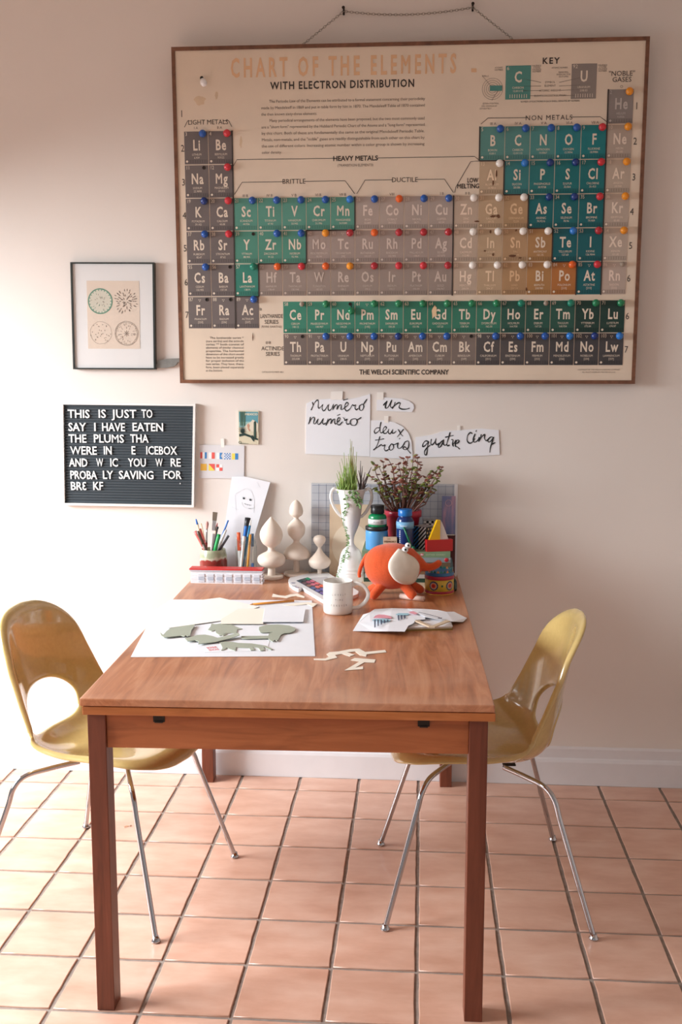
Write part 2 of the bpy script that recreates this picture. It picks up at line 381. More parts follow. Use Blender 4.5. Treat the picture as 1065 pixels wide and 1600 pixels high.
# ================================================================== TABLE
TROT = 0.0242; TLOC = Vector((-0.7796, -1.4243, 0)); TW, TL = 0.8974, 1.4028
def tl(a, b, z=0): return TLOC + Vector((math.cos(TROT) * a - math.sin(TROT) * b, math.sin(TROT) * a + math.cos(TROT) * b, z))
T = Thing('dining_table', 'reddish teak draw-leaf table with square legs covered in craft clutter', 'table', TLOC, rotz=TROT)
def tbox(name, a0, a1, b0, b1, z0, z1, mt, bev=0.0015, label=None, parent=None):
    m = MB().box(((a0 + a1) / 2, (b0 + b1) / 2, (z0 + z1) / 2), (a1 - a0, b1 - b0, z1 - z0), 0, None, bev); return T.part(name, m, mt, label, parent)
tbox('tabletop', 0, TW, 0, TL, TZ - 0.0165, TZ, [M_top], 0.003)
tbox('draw_leaf', 0.005, TW + 0.002, 0.002, 0.60, TZ - 0.037, TZ - 0.0182, [M_edge], 0.002, 'lighter pull-out leaf under the top at the front')
tbox('draw_leaf', 0.005, TW + 0.002, TL - 0.60, TL - 0.002, TZ - 0.037, TZ - 0.0182, [M_edge], 0.002)
zt = TZ - 0.0385; lw = 0.0403; ld = 0.055; ins = 0.0125
for a0 in (ins, TW - ins - lw):
    for b0 in (ins, TL - ins - ld): tbox('leg', a0, a0 + lw, b0, b0 + ld, 0, zt, [M_leg], 0.002)
za = zt - 0.078
fa = tbox('apron', ins + lw + 0.0005, TW - ins - lw - 0.0005, ins + 0.007, ins + 0.027, za, zt, [M_apron], 0.001)
tbox('apron', ins + lw + 0.0005, TW - ins - lw - 0.0005, TL - ins - 0.027, TL - ins - 0.007, za, zt, [M_apron], 0.001)
for a0 in (ins + 0.008, TW - ins - 0.028): tbox('side_apron', a0, a0 + 0.02, ins + ld + 0.0005, TL - ins - ld - 0.0005, za, zt, [M_apron], 0.001)
for a0 in (0.158, 0.735):
    m = MB().box((a0 + 0.012, ins + 0.0055, zt - 0.0085), (0.0255, 0.003, 0.0165), 0, None, 0.0006); m.box((a0 + 0.012, ins + 0.003, zt - 0.0165), (0.018, 0.004, 0.003))
    T.part('metal_clip', m, [M_iron], 'dark metal clip under the draw leaf')

# ================================================================== CHAIRS
def make_chair():
    t = Thing('shell_chair', 'x', 'chair', (0, 0, 0), rotz=0.001)
    prof = cat_rom([Vector(p).to_3d() for p in [(0.262, 0.412), (0.240, 0.430), (0.20, 0.437), (0.10, 0.425), (0.0, 0.405), (-0.085, 0.398), (-0.145, 0.413), (-0.184, 0.455), (-0.202, 0.52), (-0.217, 0.60), (-0.235, 0.69), (-0.254, 0.778), (-0.258, 0.796)]], 12)
    L = [0.0]
    for i in range(1, len(prof)): L.append(L[-1] + (prof[i] - prof[i - 1]).length)
    A = L[-1]; La = np.array(L); PX = np.array([p.x for p in prof]); PZ = np.array([p.y for p in prof])
    def cen(a):
        a = min(max(a, 0), A); x = float(np.interp(a, La, PX)); z = float(np.interp(a, La, PZ))
        e = 0.012; x1, x2 = np.interp([max(a - e, 0), min(a + e, A)], La, PX); z1, z2 = np.interp([max(a - e, 0), min(a + e, A)], La, PZ)
        tx, tz = x2 - x1, z2 - z1; l = math.hypot(tx, tz); return x, z, tz / l, -tx / l          # point and normal (up / forward)
    wk = [(0, .205), (.08, .228), (.2, .245), (.34, .255), (.44, .256), (.54, .246), (.65, .226), (.76, .204), (.86, .186), (1, .172)]
    def hw(a): f = a / A; return float(np.interp(f, [k[0] for k in wk], [k[1] for k in wk]))
    def dish(a): f = a / A; return float(np.interp(f, [0, .1, .3, .5, .62, .8, 1], [.010, .022, .056, .096, .092, .054, .032]))
    ah = A * 0.645
    # outline in the unrolled (a, t) plane, rounded at both ends
    outl = []; S = 160
    for k in range(S + 1):
        a = A * k / S; r0, r1 = 0.13, 0.145; q = 1.0
        if a < r0: q = min(q, max(0, 1 - ((r0 - a) / r0) ** 3.0) ** (1 / 2.2))
        if a > A - r1: q = min(q, max(0, 1 - ((a - A + r1) / r1) ** 2.6) ** (1 / 2.1))
        outl.append((a, hw(a) * q))
    ring = outl + [(a, -tt) for a, tt in outl[::-1]][1:-1]
    P = np.array(ring); d = np.linalg.norm(np.roll(P, -1, 0) - P, axis=1); cum = np.concatenate([[0], np.cumsum(d)]); N = 132
    Pc = np.vstack([P, P[:1]]); out = np.array([[np.interp(s_, cum, Pc[:, 0]), np.interp(s_, cum, Pc[:, 1])] for s_ in np.linspace(0, cum[-1], N, endpoint=False)])
    hh, hwid = 0.066, 0.126
    inn = []
    for a, tt in out:
        th = math.atan2(tt / hwid, (a - ah) / (hh * 2.4)); c, s_ = math.cos(th), math.sin(th); n = 2.2 if c > 0 else 3.2
        rr = (abs(c) ** n + abs(s_) ** n) ** (-1 / n); aa = ah + hh * rr * c; t2 = hwid * rr * s_
        aa -= 0.018 * (t2 / hwid) ** 2 * 1.0
        inn.append((aa, t2))
    inn = np.array(inn); Mr = 26; vs = []; fs = []
    lam = [(i / Mr) for i in range(Mr + 1)]
    for i, l in enumerate(lam):
        for k in range(N):
            a, tt = inn[k] * (1 - l) + out[k] * l
            x, z, nx, nz = cen(a); q = abs(tt) / max(hw(a), 1e-4); off = dish(a) * q ** 2.3
            roll = 0.0
            if l > 0.88: roll = -0.018 * ((l - 0.88) / 0.12) ** 2
            if l < 0.06: roll = -0.006 * ((0.06 - l) / 0.06) ** 2
            off += roll
            vs.append((x + nx * off, tt * (1 - 0.10 * q ** 2 * (dish(a) / 0.075)), z + nz * off))
    for i in range(Mr):
        for k in range(N):
            k2 = (k + 1) % N; fs.append([i * N + k, i * N + k2, (i + 1) * N + k2, (i + 1) * N + k])
    mb = MB().add(vs, fs, 0, True); tmp = link('shell', mb, [M_shell], fixn=True)
    so = tmp.modifiers.new('s', 'SOLIDIFY'); so.thickness = 0.008; so.offset = 0.0; so.use_even_offset = True
    bv = tmp.modifiers.new('b', 'SUBSURF'); bv.levels = 1; bv.render_levels = 1
    me = evaluated(tmp); tmp.modifiers.clear(); tmp.data = me
    for p in me.polygons: p.use_smooth = True
    tmp.parent = t.o
    m = MB()
    for sx in (0.085, -0.075): m.box((sx, 0, 0.3855 if sx > 0 else 0.376), (0.035, 0.12, 0.004), 0, None, 0.001)
    m.box((0.0, 0, 0.381), (0.2, 0.03, 0.004))
    t.part('seat_bracket', m, [M_iron], 'dark metal bracket under the seat', local=True)
    for sx, sy in ((1, -1), (1, 1), (-1, -1), (-1, 1)):
        fx, fy = (0.266, 0.245) if sx > 0 else (-0.266, 0.284)
        z0 = 0.3805 if sx > 0 else 0.371
        if sx > 0: pts = [(0.085, 0.05, z0), (0.118, 0.105, z0), (0.150, 0.150, z0 - 0.008), (0.171, 0.172, z0 - 0.04), (0.182, 0.182, z0 - 0.08)]
        else: pts = [(-0.06, 0.06, z0), (-0.11, 0.13, z0), (-0.150, 0.182, z0 - 0.006), (-0.172, 0.204, z0 - 0.035), (-0.184, 0.214, z0 - 0.08)]
        e = Vector(pts[-1]); f = Vector((fx, fy, 0.006)); pts = [Vector(p) for p in pts] + [e.lerp(f, q) for q in (0.25, 0.5, 0.75, 1.0)]
        pts = [Vector((p.x, p.y * sy, p.z)) for p in cat_rom(pts, 6)]
        lg = t.part('leg', MB().tube(pts, 0.0072, 0, 12), [M_chrome], local=True)
        t.part('foot_glide', MB().lathe((fx, fy * sy, 0), [(0.009, 0), (0.0125, 0.002), (0.0125, 0.005), (0.009, 0.008), (0.0078, 0.016)], 0, 16), [M_chrome], None, lg, local=True)
    return t.o
def copy_tree(o, parent=None):
    c = o.copy(); COL.objects.link(c)
    if parent: c.parent = parent
    for ch in [x for x in COL.objects if x.parent == o]: copy_tree(ch, c)
    return c
ch = make_chair(); bpy.context.view_layer.update()
ch2 = copy_tree(ch)
tag(ch, 'mustard plastic shell chair with chrome legs on the left of the table', 'chair', 'mustard shell chairs at the table')
tag(ch2, 'mustard plastic shell chair with chrome legs on the right of the table', 'chair', 'mustard shell chairs at the table')
ch.location = (-0.904, -0.815, 0); ch.rotation_euler = (0, 0, math.atan2(-0.214, 0.977) - 0.03)
ch2.location = (0.1255, -0.7552, 0); ch2.rotation_euler = (0, 0, math.atan2(-0.062, -0.998))
# ================================================================== THE WALL CHART
CO = Vector((-0.860, -0.034, 1.3925)); CV = Vector((0, -0.0233, 0.99973)); CU = XU.copy(); CN = CU.cross(CV).normalized() ; CW, CH = 1.511, 1.0745
if CN.y > 0: CN = -CN
def cuv(x, y): p = onP(x, y, CO, CN) - CO; return (p.dot(CU), p.dot(CV))
def cfr(lift): return planeframe(CO, CU, CV, CN, lift)
CT = Thing('element_chart', 'large framed chart of the elements with coloured bulbs hung above the table', 'wall chart', CO + CU * CW / 2)
M_frame = wood('walnut_frame', (92, 58, 40), (116, 76, 54), (134, 90, 66), stretch=(3, 3, 3), rough=0.4, scale=8)
M_chartpaper = mat('aged_chart_paper', (226, 209, 189), 0.45, noise=0.07, nscale=5, coat=0.1)
def cbox(u0, u1, v0, v1, n0, n1, mi=0, mb=None):
    mb = mb or MB(); q = []
    for n in (n0, n1):
        for (u, v) in ((u0, v0), (u1, v0), (u1, v1), (u0, v1)): q.append(CO + CU * u + CV * v + CN * n)
    mb.add(q, [[3, 2, 1, 0], [4, 5, 6, 7], [0, 1, 5, 4], [1, 2, 6, 5], [2, 3, 7, 6], [3, 0, 4, 7]], mi); return mb
fwid = 0.0115
CT.part('frame_rail', cbox(0, CW, CH - fwid, CH, -0.022, 0.004), M_frame); CT.part('frame_rail', cbox(0, CW, 0, fwid, -0.022, 0.004), M_frame)
CT.part('frame_rail', cbox(0, fwid, fwid, CH - fwid, -0.022, 0.004), M_frame); CT.part('frame_rail', cbox(CW - fwid, CW, fwid, CH - fwid, -0.022, 0.004), M_frame)
CT.part('chart_board', cbox(fwid, CW - fwid, fwid, CH - fwid, -0.018, 0.0), M_chartpaper, 'cream printed chart sheet with age stains')
# stains and scuffs of the old paper
M_stain = mat('paper_stain', (214, 190, 160), 0.6, noise=0.1); M_stain2 = mat('paper_scrape', (228, 198, 158), 0.6); M_dirt = mat('brown_stain', (104, 66, 40), 0.6)
st = MB(); f4 = cfr(0.0022); rs = random.Random(5)
def blot(cx, cy, rx, ry, mi, n=14):
    st.poly([f4(cx + rx * math.cos(2 * PI * k / n) * rs.uniform(.55, 1.1), cy + ry * math.sin(2 * PI * k / n) * rs.uniform(.55, 1.1)) for k in range(n)], mi)
fpap = f4; f4 = cfr(0.0003)
for (x, y, rx, ry) in [(338, 150, .006, .016), (312, 158, .022, .016), (376, 222, .005, .02)]: blot(*cuv(x, y), rx, ry, 0)
f4 = fpap
for (x, y, rx, ry, k) in [(678, 488, .012, .022, 1), (770, 338, .012, .004, 2), (778, 338, .008, .006, 2), (745, 346, .01, .003, 2), (766, 362, .004, .006, 2), (800, 400, .012, .005, 2), (812, 403, .006, .004, 2), (775, 272, .004, .014, 2), (770, 286, .003, .01, 2), (806, 360, .004, .004, 2), (757, 392, .004, .003, 2), (770, 398, .004, .006, 2), (822, 452, .004, .006, 2), (395, 527, .002, .016, 2)]: blot(*cuv(x, y), rx, ry, k, 9)
CT.part('paper_stain', st, [M_stain, M_stain2, M_dirt], 'brown stains and a scraped spot on the sheet', kind='stuff')

# ---- the element squares
DARK = (112, 102, 99); TEAL = (84, 142, 126)
CELLC = {}
def cc(syms, c):
    for s in syms.split(): CELLC[s] = c
cc('Li Be Na Mg K Ca Rb Sr Cs Ba Fr Ra Ac', (110, 101, 99)); cc('Sc Ti V Cr Mn', (86, 146, 130)); cc('Y Zr Nb', (78, 140, 122)); cc('La', (52, 128, 112))
cc('Fe Co Ni Cu', (172, 157, 148)); cc('Mo Tc Ru Rh Pd Ag', (160, 144, 136)); cc('Hf Ta W Re Os Ir Pt Au', (150, 135, 126)); cc('Zn Cd Hg', (186, 166, 148))
cc('Al', (190, 166, 138)); cc('Ga In Tl', (184, 158, 128)); cc('Ge', (174, 142, 106)); cc('Sn', (176, 142, 106)); cc('Pb', (172, 136, 98)); cc('Sb', (170, 128, 82)); cc('Bi', (172, 126, 76)); cc('Po', (176, 112, 56))
cc('B', (86, 140, 134)); cc('C', (82, 138, 134)); cc('N', (74, 138, 136)); cc('O', (34, 124, 130)); cc('F', (14, 120, 126)); cc('Si', (50, 122, 124)); cc('P', (30, 114, 116)); cc('S', (12, 110, 114)); cc('Cl', (8, 108, 112)); cc('As Se Br', (6, 100, 106)); cc('Te I At', (6, 94, 102))
cc('He', (140, 131, 127)); cc('Ne', (176, 161, 148)); cc('Ar', (184, 168, 152)); cc('Kr Xe', (186, 170, 156)); cc('Rn', (184, 166, 154))
cc('Ce Pr Nd Pm Sm', (58, 132, 110)); cc('Eu Gd Tb Dy', (48, 118, 96)); cc('Ho Er Tm', (34, 82, 70)); cc('Yb Lu', (22, 58, 50))
cc('Th Pa U Np Pu', (116, 104, 98)); cc('Am Cm Bk', (122, 109, 102)); cc('Cf Es Fm', (78, 73, 73)); cc('Md No Lw', (66, 64, 66))
ELEM = """H0
He 2 HELIUM 4.0026 17 1 o|Li 3 LITHIUM 6.939 0 2 b|Be 4 BERYLLIUM 9.0122 1 2 r|B 5 BORON 10.811 12 2 b|C 6 CARBON 12.01115 13 2 b|N 7 NITROGEN 14.0067 14 2 b|O 8 OXYGEN 15.9994 15 2 b|F 9 FLUORINE 18.9984 16 2 r|Ne 10 NEON 20.183 17 2 o
Na 11 SODIUM 22.9898 0 3 h|Mg 12 MAGNESIUM 24.312 1 3 r|Al 13 ALUMINUM 26.9815 12 3 w|Si 14 SILICON 28.086 13 3 l|P 15 PHOSPHORUS 30.9738 14 3 n|S 16 SULFUR 32.064 15 3 n|Cl 17 CHLORINE 35.453 16 3 r|Ar 18 ARGON 39.948 17 3 o
K 19 POTASSIUM 39.102 0 4 n|Ca 20 CALCIUM 40.08 1 4 r|Sc 21 SCANDIUM 44.956 2 4 b|Ti 22 TITANIUM 47.90 3 4 b|V 23 VANADIUM 50.942 4 4 b|Cr 24 CHROMIUM 51.996 5 4 b|Mn 25 MANGANESE 54.9380 6 4 l|Fe 26 IRON 55.847 7 4 b|Co 27 COBALT 58.9332 8 4 O|Ni 28 NICKEL 58.71 9 4 b|Cu 29 COPPER 63.54 10 4 b|Zn 30 ZINC 65.37 11 4 w|Ga 31 GALLIUM 69.72 12 4 w|Ge 32 GERMANIUM 72.59 13 4 w|As 33 ARSENIC 74.9216 14 4 n|Se 34 SELENIUM 78.96 15 4 n|Br 35 BROMINE 79.909 16 4 r|Kr 36 KRYPTON 83.80 17 4 o
Rb 37 RUBIDIUM 85.47 0 5 b|Sr 38 STRONTIUM 87.62 1 5 r|Y 39 YTTRIUM 88.905 2 5 h|Zr 40 ZIRCONIUM 91.22 3 5 b|Nb 41 NIOBIUM 92.906 4 5 b|Mo 42 MOLYBDENUM 95.94 5 5 o|Tc 43 TECHNETIUM [99] 6 5 d|Ru 44 RUTHENIUM 101.07 7 5 O|Rh 45 RHODIUM 102.905 8 5 d|Pd 46 PALLADIUM 106.4 9 5 d|Ag 47 SILVER 107.870 10 5 d|Cd 48 CADMIUM 112.40 11 5 w|In 49 INDIUM 114.82 12 5 w|Sn 50 TIN 118.69 13 5 w|Sb 51 ANTIMONY 121.75 14 5 w|Te 52 TELLURIUM 127.60 15 5 l|I 53 IODINE 126.9044 16 5 d|Xe 54 XENON 131.30 17 5 o
Cs 55 CESIUM 132.905 0 6 b|Ba 56 BARIUM 137.34 1 6 h|La 57 LANTHANUM 138.91 2 6 t|Hf 72 HAFNIUM 178.49 3 6 O|Ta 73 TANTALUM 180.948 4 6 r|W 74 TUNGSTEN 183.85 5 6 O|Re 75 RHENIUM 186.2 6 6 o|Os 76 OSMIUM 190.2 7 6 d|Ir 77 IRIDIUM 192.2 8 6 r|Pt 78 PLATINUM 195.09 9 6 r|Au 79 GOLD 196.967 10 6 d|Hg 80 MERCURY 200.59 11 6 w|Tl 81 THALLIUM 204.37 12 6 w|Pb 82 LEAD 207.19 13 6 w|Bi 83 BISMUTH 208.980 14 6 w|Po 84 POLONIUM [210] 15 6 O|At 85 ASTATINE [210] 16 6 r|Rn 86 RADON [222] 17 6 g
Fr 87 FRANCIUM [223] 0 7 h|Ra 88 RADIUM [226] 1 7 h|Ac 89 ACTINIUM [227] 2 7 b
Ce 58 CERIUM 140.12 4 8 g|Pr 59 PRASEODYMIUM 140.907 5 8 G|Nd 60 NEODYMIUM 144.24 6 8 x|Pm 61 PROMETHIUM [145] 7 8 G|Sm 62 SAMARIUM 150.35 8 8 G|Eu 63 EUROPIUM 151.96 9 8 G|Gd 64 GADOLINIUM 157.25 10 8 G|Tb 65 TERBIUM 158.924 11 8 G|Dy 66 DYSPROSIUM 162.50 12 8 G|Ho 67 HOLMIUM 164.930 13 8 t|Er 68 ERBIUM 167.26 14 8 g|Tm 69 THULIUM 168.934 15 8 t|Yb 70 YTTERBIUM 173.04 16 8 G|Lu 71 LUTETIUM 174.97 17 8 G
Th 90 THORIUM 232.038 4 9 h|Pa 91 PROTACTINIUM [231] 5 9 b|U 92 URANIUM 238.03 6 9 b|Np 93 NEPTUNIUM [237] 7 9 b|Pu 94 PLUTONIUM [242] 8 9 n|Am 95 AMERICIUM [243] 9 9 b|Cm 96 CURIUM [247] 10 9 b|Bk 97 BERKELIUM [249] 11 9 h|Cf 98 CALIFORNIUM [251] 12 9 b|Es 99 EINSTEINIUM [254] 13 9 b|Fm 100 FERMIUM [253] 14 9 b|Md 101 MENDELEVIUM [256] 15 9 l|No 102 NOBELIUM [254] 16 9 n|Lw 103 LAWRENCIUM [257] 17 9 l"""
RADIO = set('Tc Pm Po At Rn Fr Ra Ac Th Pa U Np Pu Am Cm Bk Cf Es Fm Md No Lw'.split())
U0, PU, V4, PV = 0.0345, 0.0798, 0.6025, 0.1057
def rowtop(r): return 0.2690 if r == 8 else 0.1636 if r == 9 else V4 + (4 - r) * PV
M_sym = mat('print_cream', (226, 212, 194), 0.6); cellmats = {}
BCOL = dict(b=(22, 84, 168), l=(34, 120, 206), n=(18, 52, 124), r=(206, 44, 58), d=(176, 38, 50), o=(232, 146, 26), O=(230, 98, 30), w=(240, 236, 230), G=(20, 126, 82), t=(14, 128, 104), g=(150, 138, 124))
BNAME = dict(b='blue', l='bright blue', n='dark blue', r='red', d='dark red', o='amber', O='orange', w='white', G='green', t='teal green', g='clear grey')
bulbmesh = {}
def bulb_at(u, v, key, r=0.0122):
    if key not in bulbmesh:
        b = MB(); b.ball((0, 0, 0), (r, r * 0.95, r), 0, 14, 9); b.lathe((0, r * 0.6, 0), [(r * 0.62, 0), (r * 0.62, 0.008)], 1, 12, axis=(0, 1, 0))
        bulbmesh[key] = mesh_of(b, [mat('bulb_' + BNAME[key].replace(' ', '_'), BCOL[key], 0.28, coat=0.3), M_steel], 'bulb')
    o = bpy.data.objects.new('bulb', bulbmesh[key]); COL.objects.link(o); o.parent = CT.o
    o.location = CO + CU * u + CV * v + CN * (r * 0.6 + 0.004) - CT.loc; o['label'] = BNAME[key] + ' bulb'; return o
for part_ in ELEM.split('\n')[1:]:
    for e in part_.split('|'):
        sy, num, nm, wt, c, r, bk = e.split(); c = int(c); r = int(r)
        u0 = U0 + PU * c; v1 = rowtop(r); v0 = v1 - 0.1027; u1 = u0 + 0.0775; cw = u1 - u0
        col = CELLC[sy]; light = sum(col) > 390
        cm = mat('print_square_%d_%d_%d' % col, col, 0.5, noise=0.06, nscale=14)
        sc = [min(255, int(k * 1.0 + (40 if light else 0))) for k in col]
        symc = M_sym if not light else mat('print_pale_%d_%d_%d' % col, (min(255, col[0] + 48), min(255, col[1] + 48), min(255, col[2] + 46)), 0.6)
        dk = mat('print_deep_%d_%d_%d' % col, tuple(int(k * 0.86) for k in col), 0.6)
        b = MB(); cbox(u0, u1, v0, v1, 0.0, 0.001, 0, b); f = cfr(0.0015)
        text(b, sy, u0 + cw * 0.52, v0 + 0.0440, 0.0315, f, 1, 'b', align='c', xs=0.68, tr=.0026)
        text(b, num, u0 + 0.0035, v1 - 0.0135, 0.0112, f, 1, 'r', xs=0.8)
        text(b, nm, u0 + cw * 0.52, v0 + 0.0272, 0.0066, f, 1, 'r', align='c', xs=0.85, maxw=0.058)
        text(b, wt, u0 + cw * 0.52, v0 + 0.0172, 0.0062, f, 1, 'r', align='c', xs=0.9, maxw=0.05)
        b.poly([f(u0 + .003, v0 + .003), f(u1 - .003, v0 + .003), f(u1 - .003, v0 + .0145), f(u0 + .003, v0 + .0145)], 2); f2 = cfr(0.0019)
        for k in range(8): uu = u0 + .015 + k * .0078; b.poly([f2(uu, v0 + .004), f2(uu + .0022, v0 + .004), f2(uu + .0022, v0 + .0135), f2(uu, v0 + .0135)], 0)
        b.disc(f2(u0 + .008, v0 + .0088), .0038, CN, 1, 10)
        if sy in RADIO:
            for k in range(3): g = PI / 2 + k * 2 * PI / 3; b.disc(f(u0 + cw * .5 + .0032 * math.cos(g + PI), v1 - .0105 + .0032 * math.sin(g + PI)), .0022, CN, 1, 3)
        CT.part('element_square', b, [cm, symc, dk])
        bu, bv_ = u0 + cw - 0.0145, v1 - 0.0085
        if bk in 'hx':
            hb = MB(); hb.lathe(CO + CU * bu + CV * bv_ + CN * 0.0012, [(.0055, 0), (.0055, .002), (.0035, .0022), (.003, .0006)], 0, 12, axis=CN); CT.part('empty_socket', hb, M_iron, 'dark empty bulb socket')
        else: bulb_at(bu, bv_, bk, 0.0122 if bk != 'g' else 0.0085)
# loose bulbs: one hanging below its socket, a white one at the upper left
u_, v_ = cuv(549, 486); bulb_at(u_, v_, 'G'); wz = MB().tube([CO + CU * u_ + CV * (v_ + z) + CN * .006 for z in (.018, .009, .002)], .0015, 0, 6); CT.part('bulb_wire', wz, M_iron)
u_, v_ = cuv(320, 131); wb = MB(); p0 = CO + CU * u_ + CV * v_ + CN * 0.012; wb.lathe(p0 - Vector((0.006, 0, -.012)), [(.004, 0), (.008, .004), (.0105, .012), (.011, .018), (.009, .025), (.004, .029)], 0, 16, axis=(0.35, -0.5, -0.8)); wb.lathe(p0 - Vector((0.009, -.004, -.018)), [(.0055, 0), (.0055, .008)], 1, 12, axis=(0.35, -0.5, -0.8))
CT.part('loose_bulb', wb, [M_white, M_iron], 'white pear-shaped bulb at the upper left')
# ---- printed headings, rules and small text
PR = MB(); fI = cfr(0.0009)
M_prt_ink = mat('print_black', (58, 50, 46), 0.6); M_prt_or = mat('print_peach', (224, 182, 142), 0.6); M_prt_mid = mat('print_brown_grey', (112, 98, 88), 0.6); M_prt_teal = mat('print_teal', (78, 138, 130), 0.6); M_prt_gr = mat('print_grey', (138, 128, 122), 0.6)
text(PR, 'CHART OF THE ELEMENTS', .191, .9795, .0555, fI, 1, 'b', u1=.913, tr=.011)
PR.poly([fI(*cuv(x, y)) for x, y in ((736, 107), (744, 107), (744, 113), (736, 113))], 1)
text(PR, 'WITH ELECTRON DISTRIBUTION', .3195, .9395, .0225, fI, 0, 'b', u1=.782, tr=.0025)
para = [(1, 'The Periodic Law of the Elements can be attributed to a formal statement concerning their periodicity'), (0, 'made by Mendeleeff in 1869 and put in table form by him in 1870. The Mendeleeff Table of 1870 contained'), (0, 'the then known sixty-three elements.'), (1, 'Many periodical arrangements of the elements have been proposed, but the two most commonly used'), (0, 'are a "short form" represented by the Hubbard Periodic Chart of the Atoms and a "long form" represented'), (0, 'by this chart. Both of these are fundamentally the same as the original Mendeleeff Periodic Table.'), (0, 'Metals, non-metals, and the "noble" gases are readily distinguishable from each other on this chart by'), (0, 'the use of different colors. Increasing atomic number within a color group is shown by increasing'), (0, 'color density.')]
for i, (ind, s_) in enumerate(para):
    v = .8985 - i * .0197; u0 = .2885 + .026 * ind
    if len(s_) > 60: text(PR, s_, u0, v, .0088, fI, 3, 'r', u1=.8155)
    else: text(PR, s_, u0, v, .0088, fI, 3, 'r', xs=.93)
def ctext(x, y, s_, h, wt='r', mi=0, align='c', **k): u, v = cuv(x, y); text(PR, s_, u, v, h, fI, mi, wt, align=align, **k)
ctext(325, 194.5, 'LIGHT METALS', .0145, xs=.95); ctext(555, 251, 'HEAVY METALS', .0145, 'b'); ctext(555, 260, '(TRANSITION ELEMENTS)', .0078, mi=3, xs=.9)
ctext(459, 287, 'BRITTLE', .0145); ctext(632, 284.5, 'DUCTILE', .0145); ctext(738, 285.2, 'LOW', .0138, 'b', maxw=.036); ctext(731, 294.3, 'MELTING', .0138, 'b', maxw=.072)
ctext(857, 187.5, 'NON METALS', .0145, tr=.002); ctext(860, 99.5, 'KEY', .0175, 'b', tr=.004); ctext(971, 118.5, '"NOBLE"', .0145); ctext(971, 128, 'GASES', .0145)
ctext(424, 497, 'LANTHANIDE', .0128, maxw=.0765); ctext(424, 506, 'SERIES', .0130, xs=.9); ctext(424, 512, '(RARE EARTHS)', .0070, mi=3); ctext(426, 547.5, 'ACTINIDE', .0130, xs=.9); ctext(426, 556, 'SERIES', .0130, xs=.9); ctext(407, 489, '*', .016); ctext(419, 541, '**', .016)
ctext(630.5, 585, 'THE WELCH SCIENTIFIC COMPANY', .0155, 'b', maxw=.296)
ctext(426, 582.5, 'CATALOG NUMBER 4862', .0050, mi=3, xs=.9); ctext(935, 578.5, 'COPYRIGHT BY THE WELCH SCIENTIFIC COMPANY', .0040, mi=3, maxw=.15); ctext(935, 582.5, 'ALL RIGHTS RESERVED PRINTED IN U.S.A.', .0040, mi=3, maxw=.15)
foot = ['The lanthanide series *', '(rare earths) and the actinide', 'series ** both consist of', 'elements of similar chemical', 'properties. The horizontal', 'dimension of this chart would', 'have to be increased greatly', 'for proper inclusion of the', 'two series. They have, there-', 'fore, been placed separately', 'at the bottom.']
for i, s_ in enumerate(foot):
    u, v = cuv(321.5 + (6 if i == 0 else 0), 529.5 + i * 5.1); u1 = cuv(380.5, 529)[0]
    text(PR, s_, u, v, .0068, fI, 0, 'r', u1=u1 if i < 10 else None)
for x, y, s_ in [(306, 202, 'I A'), (343, 201.5, 'II A'), (383, 308, 'III B'), (421, 307.5, 'IV B'), (459, 307, 'V B'), (497, 306.5, 'VI B'), (535, 306, 'VII B'), (612, 305.5, 'VIII'), (690, 304.5, 'I B'), (730, 304, 'II B'), (770, 195.5, 'III A'), (809, 195, 'IV A'), (849, 194.5, 'V A'), (889, 194, 'VI A'), (929, 193.5, 'VII A'), (970.5, 137.5, 'O')]: ctext(x, y, s_, .0082, mi=3)
for n_, y in ((1, 183), (2, 237), (3, 290), (4, 342), (5, 393), (6, 446), (7, 497)): ctext(284 + (y - 183) * .026, y, str(n_), .0210, xs=.8)
for n_, x, y in ((1, 994, 171), (2, 991.5, 226), (3, 989.5, 282), (4, 986.5, 336), (5, 984.5, 389), (6, 981.5, 440), (6, 979.5, 499), (7, 977.5, 551)): ctext(x, y, str(n_), .0210, xs=.8)
def cline(pts, wd=.0018, mi=0, lift=.0009): PR.ribbon([CO + CU * a + CV * b_ + CN * lift for a, b_ in [cuv(x, y) for x, y in pts]], wd, CN, mi)
cline([(288, 199), (293, 189), (299, 189)]); cline([(349, 188.5), (357, 188.5), (362, 198)])
cline([(363, 262), (370, 249.5), (522, 247.5)]); cline([(588, 247), (741, 244.5), (749, 251)])
cline([(366, 304), (378, 285), (444, 284)]); cline([(475, 283.5), (539, 282.5), (554, 303)]); cline([(557, 303), (570, 281.5), (614, 281)]); cline([(649, 280.5), (694, 280), (708, 301)])
cline([(710, 301), (712, 292), (735, 252.5), (748, 251.5)]); cline([(751, 194), (762, 184.5), (824, 184)]); cline([(889, 183), (937, 182.5), (947, 190)])
cline([(364, 309), (363, 262)], .0016)
